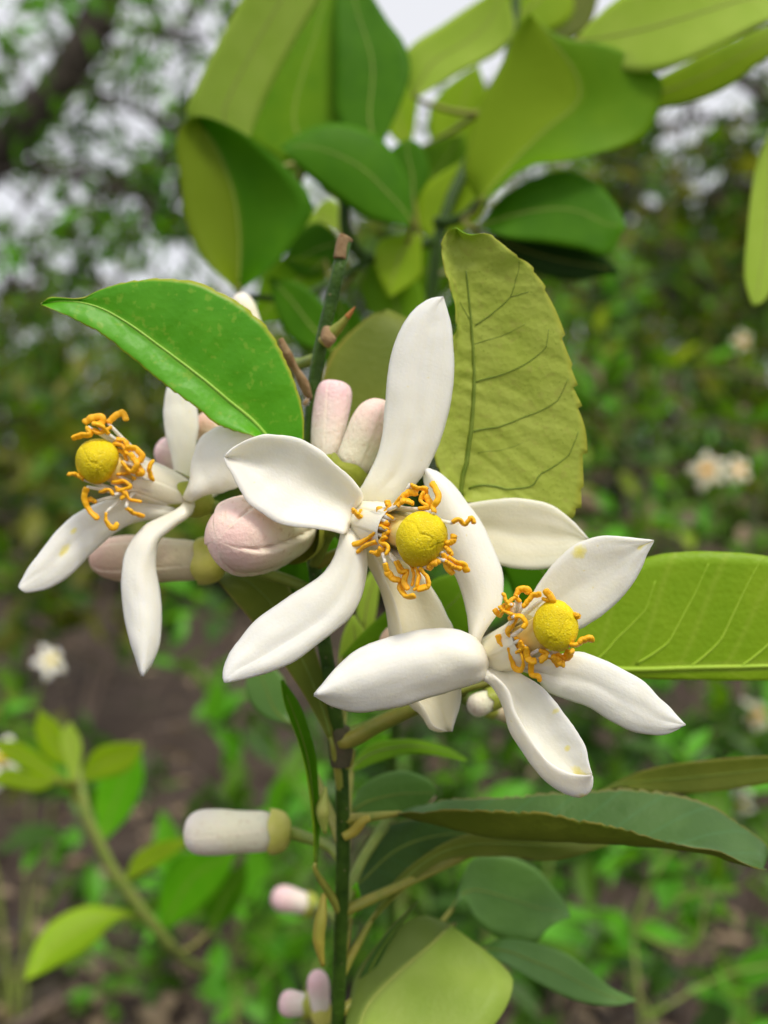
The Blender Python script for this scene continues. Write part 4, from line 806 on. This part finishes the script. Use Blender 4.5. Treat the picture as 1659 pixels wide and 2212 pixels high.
# ---------------------------------------------------------------- flowers
def flower(label, base, stig, stig_r, petals, anthers, fr, sd, group, tube_r=2.15, splay=1.0, seed=1, pcol='petal', via=None):
    """base, stig: (x, y, d) in frame fr"""
    r = np.random.default_rng(seed)
    b = P(*toview(fr, [base])[0]); s = P(*toview(fr, [stig])[0]); ax = s - b; L = np.linalg.norm(ax); z = ax / L
    x = np.cross(z, [0, 0, 1.0]); x /= np.linalg.norm(x); y = np.cross(z, x)
    sj = to_stem(b, -.006) if via is None else to_stem(via[0]); root = thing('lemon_flower', label, 'flower', sj, group)
    cb = b - z * .0016
    tube('pedicel', [sj] + ([.5 * (sj + cb) - z * .001] if via is None else list(via[1:])) + [cb - z * .001], [.75, .7, .85], M['pedicel'], root, seg=10)
    lathe('calyx', b - z * .0034, b + z * .0012, [(0, .8), (.3, 1.75), (.65, 2.15), (1, 2.25)], M['calyx'], root, seg=50, lobes=.35, open_=True)
    for lines, kw in petals:
        kw = dict(kw); m = kw.pop('mat', pcol)
        blade('petal', lines, root, M[m], N=kw.pop('N', 48), Mv=kw.pop('Mv', 21), thick=kw.pop('thick', .75), attach=b - z * .0006, edge=.16, edgy=.022, rough=kw.pop('rough', .03), **kw)
    # ribbed tube of fused filaments around the style
    tb = lathe('stamen_tube', b - z * .0008, b + z * L * .66, [(0, tube_r * .95), (.3, tube_r * 1.0), (.7, tube_r * 1.06), (1, tube_r * 1.1)], M['tube'], root, seg=120, seam=.05, nseam=7, spiral=.0, open_=True)
    tube('style', [b, b + ax * .4, b + ax * .8, s], [1.5, 1.6, 1.55, 1.6], M['style'], root, seg=14)
    # stigma: lumpy globe with creases
    n1, n2 = 80, 120; V, F = [], []; ph = r.uniform(0, 6.28, 12)
    lump = r.normal(size=(7, 3)); lump /= np.linalg.norm(lump, axis=1)[:, None]
    cr = [(r.normal(size=3), r.uniform(-.25, .25)) for _ in range(2)]
    tocam = (CAMP - s) / np.linalg.norm(CAMP - s)
    for i in range(n1 + 1):
        th_ = math.pi * i / n1
        for k in range(n2):
            a = 2 * math.pi * k / n2; dv = z * math.cos(th_) + (x * math.cos(a) + y * math.sin(a)) * math.sin(th_)
            q = 1.0
            for l in lump: q += .085 * math.exp(-((1 - dv.dot(l)) / .18))
            for c_, o_ in cr:
                c_ = c_ / np.linalg.norm(c_); e = dv.dot(c_) - o_ - .10 * math.sin(3 * a + 9 * dv[0]) - .05 * math.sin(11 * dv[2] + 7 * dv[0]); q -= .030 * math.exp(-(e / .05)**2) * max(0, .35 + dv.dot(tocam))
            q += .007 * r.normal()
            rz = .92 if dv.dot(z) > 0 else .8
            V.append(s + (dv - z * dv.dot(z) * (1 - rz)) * q * stig_r / 1000)
    for i in range(n1):
        for k in range(n2): F.append((i * n2 + k, (i + 1) * n2 + k, (i + 1) * n2 + (k + 1) % n2, i * n2 + (k + 1) % n2))
    obj('stigma', V, F, M['stigma'], root)
    # stamens
    av = toview(fr, [(p[0], p[1]) for a in anthers for p in a]); it = iter(av)
    bs, ss = scr(b), scr(s); axp = ss - bs
    base_n = len(anthers)
    for k_ in range(len(anthers) // 5):      # crumpled extra anthers between the traced ones
        a = anthers[int(r.integers(base_n))]; o_ = r.normal(size=2) * (22 if fr == 'B' else 15); av += [(q[0] * 1.0 + o_[0] * FR[fr][2], q[1] + o_[1] * FR[fr][2]) for q in toview(fr, [(p[0], p[1]) for p in a])][:3]
        anthers = anthers + [a[:3]]
    it = iter(av)
    for a in anthers:
        pv = [next(it) for _ in a]; pts = []
        dd = r.uniform(-.5, .5)
        for m_, q in enumerate(pv):
            t = float(np.dot(np.array(q) - bs, axp) / np.dot(axp, axp)); tc = min(1.15, max(.1, t))
            da = (b[1] + (s[1] - b[1]) * tc) * 1000
            off = -3.15 + sd * min(1, max(0, (t - .55) / .4))
            pts.append(P(q[0], q[1], da + off + dd + r.uniform(-.12, .12)))
        # filament starts on the tube
        q0 = min((pts[0], pts[-1]), key=lambda p: np.linalg.norm(p - (b + z * L * .7)))
        if q0 is not pts[0]: pts = pts[::-1]
        rel = q0 - b; rad = rel - z * rel.dot(z); rad /= np.linalg.norm(rad) + 1e-9
        f0 = b + z * L * .12 + rad * tube_r / 1000 * .7; f1 = b + z * L * .55 + rad * tube_r / 1000 * .95
        st = tube('stamen', [f0, f1, .45 * f1 + .55 * q0 + z * .0003, q0], [.36, .36, .26, .16], M['tube'], root, seg=8, n=16)
        # anther: shrivelled curling ribbon
        pp = smooth(pts, 26); jit = r.normal(size=(26, 3)) * .00003
        jit = (jit + np.roll(jit, 1, 0) + np.roll(jit, -1, 0)) / 2; pp = pp + jit
        ww = r.uniform(.21, .28); nz = r.normal(size=26); nz = (nz + np.roll(nz, 1) + np.roll(nz, 2) + np.roll(nz, -1)) / 2.2; rr = ww * (1 + .06 * nz); rr[0] *= .8; rr[-1] *= .55
        ta = tube('anther', pp, list(np.clip(rr, .14, .6)), M['anther'], st, seg=10, n=40, flat=.34, twist=r.uniform(.0, .3))
    return root
GF = 'open flowers of the lemon shoot'
centre = flower('open white flower with one tall upright petal, in front of the stem', (790, 630, 93), (1155, 732, 84.6), 2.42, [
    ([line('B', [(828, 488), (770, 410), (680, 325), (570, 235), (450, 180), (330, 161), (235, 172), (150, 213), (92, 256), (62, 285)], 89, 87), line('B', [(780, 600), (650, 510), (480, 430), (320, 350), (170, 295), (70, 285)], 89.5, 88.5), line('B', [(738, 712), (690, 702), (560, 682), (380, 662), (285, 608), (195, 545), (148, 465), (110, 380), (72, 325), (60, 290)], 88.5, 87)], dict(cup=.9, wav=.15, crease=.15)),
    ([line('D', [(485, 1282), (530, 1200), (568, 1100), (588, 960), (600, 800), (620, 680), (660, 570), (712, 490), (775, 440), (835, 420), (855, 419)], 91, 90), line('D', [(655, 1348), (745, 1262), (800, 1180), (850, 1060), (886, 920), (904, 780), (900, 600), (882, 500), (857, 422)], 91.5, 90)], dict(cup=-.55, crease=.25)),
    ([line('V', [(930, 1100), (1000, 1090), (1060, 1080), (1130, 1077), (1195, 1093), (1240, 1128), (1272, 1165)], 96, 95), line('V', [(940, 1170), (1010, 1205), (1060, 1216), (1110, 1227), (1160, 1230), (1205, 1222), (1242, 1195), (1272, 1167)], 96.5, 95)], dict(cup=.7, crease=.3, mat='petal_cream')),
    ([line('B', [(706, 716), (690, 790), (650, 880), (590, 950), (500, 1010), (380, 1090), (250, 1180), (160, 1280), (100, 1360), (62, 1440), (49, 1500), (60, 1540)], 90, 86), line('B', [(790, 775), (770, 900), (720, 1040), (600, 1180), (440, 1290), (280, 1390), (150, 1460), (66, 1538)], 89, 86), line('B', [(852, 850), (854, 910), (842, 990), (812, 1090), (760, 1180), (680, 1250), (600, 1312), (500, 1390), (400, 1450), (250, 1500), (135, 1530), (66, 1542)], 89.6, 86)], dict(cup=-.25, crease=.45)),
    ([line('B', [(1080, 860), (1160, 940), (1205, 1000), (1255, 1080), (1302, 1170), (1335, 1240), (1362, 1400), (1376, 1590), (1366, 1680), (1345, 1740), (1328, 1812)], 92, 93), line('B', [(985, 860), (1040, 960), (1090, 1060), (1130, 1170), (1160, 1300), (1210, 1500), (1260, 1660), (1290, 1750), (1312, 1812)], 93, 94.5), line('B', [(858, 850), (900, 930), (940, 1010), (970, 1100), (990, 1200), (1000, 1290), (1040, 1450), (1100, 1640), (1150, 1690), (1190, 1745), (1205, 1780), (1240, 1802), (1290, 1812)], 92.2, 94), line('B', [(905, 850), (945, 940), (990, 1040), (1025, 1140), (1045, 1240), (1070, 1400), (1120, 1600), (1180, 1700), (1225, 1775), (1300, 1812)], 91.2, 93)], dict(cup=0, mat='petal_cream', relax=0, Mv=27)),
  ], [[(810, 585), (838, 607), (864, 632)], [(966, 528), (972, 570), (952, 600)], [(925, 560), (924, 600), (945, 640), (930, 680)], [(1005, 632), (965, 612), (925, 622), (900, 645)], [(965, 690), (930, 668), (912, 690)],
      [(1092, 440), (1130, 460), (1168, 466), (1198, 478)], [(1132, 482), (1080, 488), (1042, 515), (1008, 558)], [(1112, 545), (1062, 528), (1020, 560)], [(1213, 428), (1240, 470), (1250, 520), (1222, 560), (1228, 598)], [(1170, 480), (1150, 530), (1192, 560), (1140, 575)],
      [(1325, 655), (1360, 635), (1402, 662), (1428, 622), (1452, 660)], [(1335, 715), (1332, 752), (1290, 770)], [(1296, 785), (1326, 832)], [(1278, 820), (1292, 870), (1308, 912), (1336, 940)], [(1305, 838), (1350, 872), (1392, 884), (1410, 930)],
      [(1195, 908), (1225, 880), (1262, 858)], [(905, 708), (860, 738), (820, 762), (768, 775)], [(905, 758), (850, 778), (798, 812)], [(962, 728), (930, 760), (972, 790), (960, 832)], [(942, 790), (912, 822), (878, 815)],
      [(953, 875), (970, 930), (1000, 962), (1042, 970)], [(1008, 868), (1032, 920), (1072, 930), (1058, 980), (1082, 1022)], [(1062, 975), (1040, 1012), (1068, 1060), (1122, 1060)], [(1120, 878), (1140, 940), (1130, 1010), (1110, 1028)], [(1148, 908), (1188, 960), (1192, 1000), (1128, 1024)],
      [(975, 650), (950, 672), (970, 700), (945, 720)], [(1175, 500), (1200, 540), (1170, 585)]], 'B', 3.2, GF, seed=4)
right = flower('open white flower below the lime leaf, with its petals spread in a star', (735, 570, 92.5), (997, 445, 85), 2.2, [
    ([line('B', [(1428, 1318), (1422, 1250), (1410, 1170), (1388, 1060), (1350, 960), (1310, 890), (1270, 800), (1240, 700), (1215, 600), (1195, 500), (1172, 440), (1168, 400), (1166, 348)], 89.5, 92), line('B', [(1450, 1300), (1500, 1150), (1490, 1000), (1440, 850), (1370, 680), (1300, 540), (1230, 420), (1172, 346)], 88.8, 91), line('B', [(1470, 1300), (1540, 1210), (1595, 1120), (1610, 1030), (1602, 920), (1552, 780), (1482, 640), (1402, 530), (1322, 430), (1252, 372), (1180, 345)], 89.5, 91.5)], dict(cup=-.1)),
    ([line('B', [(1420, 1268), (1330, 1240), (1200, 1240), (1050, 1270), (900, 1310), (780, 1370), (680, 1460), (610, 1540), (560, 1605)], 87.5, 85), line('B', [(1458, 1400), (1300, 1410), (1150, 1430), (1000, 1465), (850, 1510), (700, 1560), (560, 1607)], 86, 84.4), line('B', [(1492, 1530), (1440, 1552), (1300, 1592), (1150, 1642), (1000, 1682), (870, 1702), (760, 1702), (660, 1672), (600, 1640), (560, 1609)], 87.5, 85)], dict(cup=-.15)),
    ([line('C', [(885, 640), (935, 672), (985, 722), (1042, 800), (1092, 870), (1121, 930), (1128, 980), (1141, 1019)], 87.5, 84.8), line('C', [(830, 660), (880, 740), (930, 830), (980, 900), (1035, 960), (1090, 1010), (1140, 1022)], 88.6, 86), line('C', [(705, 628), (760, 672), (800, 735), (832, 840), (882, 925), (940, 1002), (1000, 1062), (1060, 1092), (1100, 1098), (1130, 1072), (1141, 1026)], 88.3, 85.6), line('C', [(765, 642), (812, 690), (842, 775), (885, 855), (942, 940), (1005, 995), (1072, 1018), (1110, 1025), (1140, 1021)], 87, 84.4)], dict(cup=0, relax=0, Mv=31, mat='petal_c')),
    ([line('C', [(930, 585), (1000, 558), (1080, 544), (1150, 560), (1250, 605), (1332, 650), (1402, 720), (1462, 780), (1504, 826)], 88, 86), line('C', [(915, 625), (960, 692), (1050, 732), (1130, 760), (1210, 810), (1290, 851), (1380, 867), (1440, 861), (1504, 828)], 88.5, 86)], dict(cup=-.5, crease=.2)),
    ([line('C', [(880, 365), (920, 300), (960, 240), (1010, 180), (1070, 130), (1150, 100), (1210, 92), (1290, 100), (1380, 110)], 90, 88), line('C', [(1000, 470), (1090, 457), (1150, 420), (1232, 360), (1292, 290), (1332, 220), (1357, 160), (1381, 113)], 90.5, 88)], dict(cup=.45, crease=.2, mat='petal_a')),
  ], [[(897, 318), (885, 300), (860, 302), (845, 330), (862, 352)], [(795, 318), (812, 352), (830, 340), (850, 325)], [(758, 378), (782, 402), (800, 385), (832, 402)], [(958, 298), (975, 325), (988, 345), (950, 338)], [(945, 320), (910, 325), (890, 350), (868, 368)],
      [(815, 412), (860, 404), (882, 430), (872, 452)], [(852, 400), (830, 440), (812, 470), (838, 490)], [(772, 478), (790, 512), (818, 524)], [(818, 520), (828, 570), (840, 608), (868, 612), (872, 575), (862, 545)], [(882, 522), (888, 560), (905, 578), (925, 575)],
      [(905, 590), (905, 630), (930, 640), (937, 660)], [(935, 535), (965, 553), (935, 580)], [(980, 558), (1012, 582), (1032, 592)], [(1000, 548), (1042, 572), (1062, 535)], [(1152, 494), (1112, 494), (1080, 516), (1055, 518)], [(1075, 398), (1088, 408)], [(790, 360), (810, 380), (835, 355)], [(855, 500), (870, 530), (850, 548)], [(960, 560), (990, 570), (1010, 600)]], 'C', 3.0, GF, seed=9, via=[P(737, 1602, 104), P(800, 1568, 105), P(900, 1515, 105), P(980, 1475, 102)])
left = flower('open white flower seen from its side under the glossy green leaf', (800, 1040, 100.5), (425, 888, 95), 2.35, [
    ([line('A', [(760, 960), (738, 860), (715, 770), (707, 680), (715, 600), (735, 530), (770, 480)], 102, 104), line('A', [(850, 960), (848, 820), (859, 740), (852, 650), (842, 580), (820, 520), (778, 480)], 101.5, 104)], dict(cup=-.4)),
    ([line('A', [(795, 1025), (828, 960), (832, 880), (862, 790), (930, 742), (1000, 727), (1055, 738), (1098, 778)], 97.5, 94.5), line('A', [(840, 1025), (900, 950), (960, 870), (1030, 810), (1100, 782)], 96, 95), line('A', [(875, 1026), (950, 1020), (1020, 1002), (1050, 950), (1080, 880), (1102, 785)], 97, 95)], dict(cup=-.1, wav=.1)),
    ([line('A', [(730, 1070), (640, 1030), (550, 1030), (450, 1058), (350, 1102), (262, 1170), (182, 1270), (122, 1350), (80, 1425)], 98.5, 97), line('A', [(715, 1135), (610, 1145), (525, 1180), (432, 1250), (362, 1322), (292, 1390), (202, 1440), (112, 1455), (80, 1432)], 98.5, 96.5)], dict(cup=-.4, crease=.2, mat='petal_b')),
    ([line('A', [(770, 1090), (700, 1128), (620, 1170), (562, 1240), (532, 1320), (525, 1450), (545, 1600), (580, 1720), (612, 1815)], 97.5, 93), line('A', [(800, 1110), (720, 1170), (640, 1240), (605, 1400), (620, 1600), (618, 1815)], 97, 92.4), line('A', [(810, 1130), (728, 1175), (684, 1235), (672, 1330), (690, 1450), (698, 1560), (690, 1680), (660, 1760), (620, 1817)], 97.5, 93)], dict(cup=-.05)),
    ([line('A', [(860, 1010), (900, 960), (960, 900), (1020, 880)], 104, 112), line('A', [(880, 1060), (940, 1030), (1000, 980), (1024, 884)], 104, 112)], dict(cup=-.2)),
  ], [[(308, 790), (350, 775), (390, 770), (380, 738)], [(362, 722), (400, 700), (442, 700), (430, 742)], [(468, 722), (500, 690), (530, 678), (548, 712)], [(485, 740), (430, 762), (398, 750)], [(540, 828), (580, 830), (612, 860), (600, 892)], [(530, 888), (560, 930), (612, 940), (590, 898)],
      [(662, 882), (645, 920), (660, 972)], [(294, 940), (330, 945), (362, 966)], [(480, 980), (540, 974), (562, 1000), (500, 1012)], [(430, 1022), (470, 1010), (492, 1032)], [(375, 998), (364, 1050), (390, 1102), (426, 1136)], [(382, 1048), (412, 1062)],
      [(545, 1018), (560, 1050), (612, 1062)], [(545, 1088), (580, 1112), (622, 1126)], [(458, 1108), (460, 1150), (490, 1175), (512, 1152)], [(495, 790), (540, 800), (560, 840)], [(400, 720), (440, 735), (470, 770)], [(560, 850), (590, 900), (570, 940)], [(500, 1000), (540, 1030), (520, 1050)]], 'A', 2.6, GF, seed=21)

# ---------------------------------------------------------------- buds
def bud(label, base, tip, r, mat, group='buds on the lemon shoot', ped=True, cal='calyx', calf=.28, seam=.05, target=None, shape=None, seed=0, calr=1.0):
    global RNG
    RNG = np.random.default_rng(seed + 100)
    b, t = P(*base), P(*tip); z = t - b; L = np.linalg.norm(z); z /= L
    sj = target if target is not None else to_stem(b, -.004)
    root = thing('flower_bud', label, 'bud', sj, group)
    prof = shape or [(0, .55), (.12, .80), (.35, .90), (.62, 1.0), (.82, .90), (.94, .6), (.985, .3), (1, .08)]
    lathe('corolla', b, t, [(p, q * r) for p, q in prof], M[mat], root, seg=110 if seam else 48, seam=seam)
    lathe('calyx', b - z * .0016, b + z * L * calf * .62, [(0, .45 * r), (.25, .8 * r * calr), (.7, .98 * r * calr), (1, .99 * r * calr)], M[cal], root, seg=50, lobes=.14, open_=True)
    cb = b - z * .0012
    tube('pedicel', [sj, .5 * (sj + cb) - z * .0015, cb], [.7, .65, .8], M['pedicel'], root, seg=10)
    return root
bud('plump pink bud with crossing petal seams in front of the stem', (645, 1135, 100), (470, 1168, 88.5), 4.1, 'bud_pink', seam=.12, seed=1, shape=[(0, .6), (.12, .80), (.35, .96), (.6, 1.0), (.8, .90), (.92, .62), (.975, .35), (1, .06)], calf=.2)
bud('dusky rose bud under the left flower, partly hidden by its hanging petal', (455, 1212, 103), (196, 1205, 106), 2.75, 'bud_dusk', seed=2, cal='calyx_y', calf=.12)
bud('blunt rose-pink bud standing upright beside the stem', (698, 1000, 98.5), (726, 824, 99.5), 2.0, 'bud_rose', seed=3, shape=[(0, .6), (.2, .8), (.5, .96), (.8, 1.0), (.93, .88), (.985, .6), (1, .2)], calf=.12, seam=.03)
bud('pink bud in a green cup behind the tall petal', (752, 1022, 97), (832, 865, 96), 2.35, 'bud_pink', seed=4, calf=.22, calr=1.05, seam=.04)
bud('small pink bud peeping out behind the left flower', (430, 1010, 108), (338, 962, 108), 1.9, 'bud_rose', seed=5)
bud('pale pink bud tip between a white petal and the glossy leaf', (490, 985, 106), (436, 892, 105), 2.0, 'bud_dusk', seed=6)
bud('tiny white bud tip above the glossy leaf', (556, 730, 118), (514, 634, 118), 1.5, 'bud_white', seed=7, seam=.02)
bud('long creamy white bud with yellow cup hanging left of the lower stem', (600, 1796, 114), (397, 1798, 113), 2.75, 'bud_white', seed=8, cal='calyx_y', calf=.14, seam=.015, shape=[(0, .7), (.15, .88), (.4, .92), (.65, 1.0), (.85, .95), (.95, .7), (.99, .4), (1, .15)], target=to_stem(P(725, 1850, 105)))
bud('blurred pink bud low behind the stem', (668, 1955, 175), (588, 1935, 172), 2.4, 'bud_rose', seed=14, seam=.0, target=to_stem(P(728, 1990, 107)))
bud('pinkish bud tip behind the bluish leaf right of the lower stem', (880, 1730, 124), (938, 1700, 124), 1.6, 'bud_dusk', seed=15, seam=.0)
bud('tiny pink bud lying sideways at the bottom of the stem', (668, 2172, 124), (602, 2165, 124), 1.7, 'bud_rose', seed=9, seam=.0)
bud('tiny pink upright bud at the bottom of the stem', (694, 2190, 122), (684, 2096, 122), 1.5, 'bud_rose', seed=10, seam=.0, cal='calyx_y')
bud('small dusky bud tip behind the lower petal of the centre flower', (862, 1390, 101), (832, 1360, 101), 1.5, 'bud_dusk', seed=11)
bud('small greenish bud tucked under the right flower', (1075, 1505, 100), (1012, 1532, 99), 1.3, 'bud_white', seed=12, cal='calyx', calf=.5, seam=.0, target=P(1070, 1474, 104))
bud('small rosy bud behind the right flower stalk', (1060, 1530, 112), (1125, 1545, 112), 1.3, 'bud_dusk', seed=13, seam=.0, target=P(1000, 1492, 104.2))

# pale fuzzy scale insect on the stem
c = P(661, 869, 100.4); ins = thing('scale_insect', 'tiny grey fuzzy insect clinging to the stem beside the glossy leaf', 'insect', c)
lathe('body', c + [-.0003, 0, -.0004], c + [.0003, 0, .0004], [(0, .12), (.3, .3), (.7, .3), (1, .1)], M['brown'], ins, seg=12)
M['fuzz'] = mat_plain('fuzz_grey', (.35, .36, .36), (.5, .5, .5), 900)
for k in range(8):
    a = k * .785; tube('wax_tuft', [c, c + np.array([math.cos(a) * .0003, -.0002, math.sin(a) * .0003]), c + np.array([math.cos(a) * .00055, -.0001, math.sin(a) * .00055])], [.07, .06, .03], M['fuzz'], ins, seg=5)
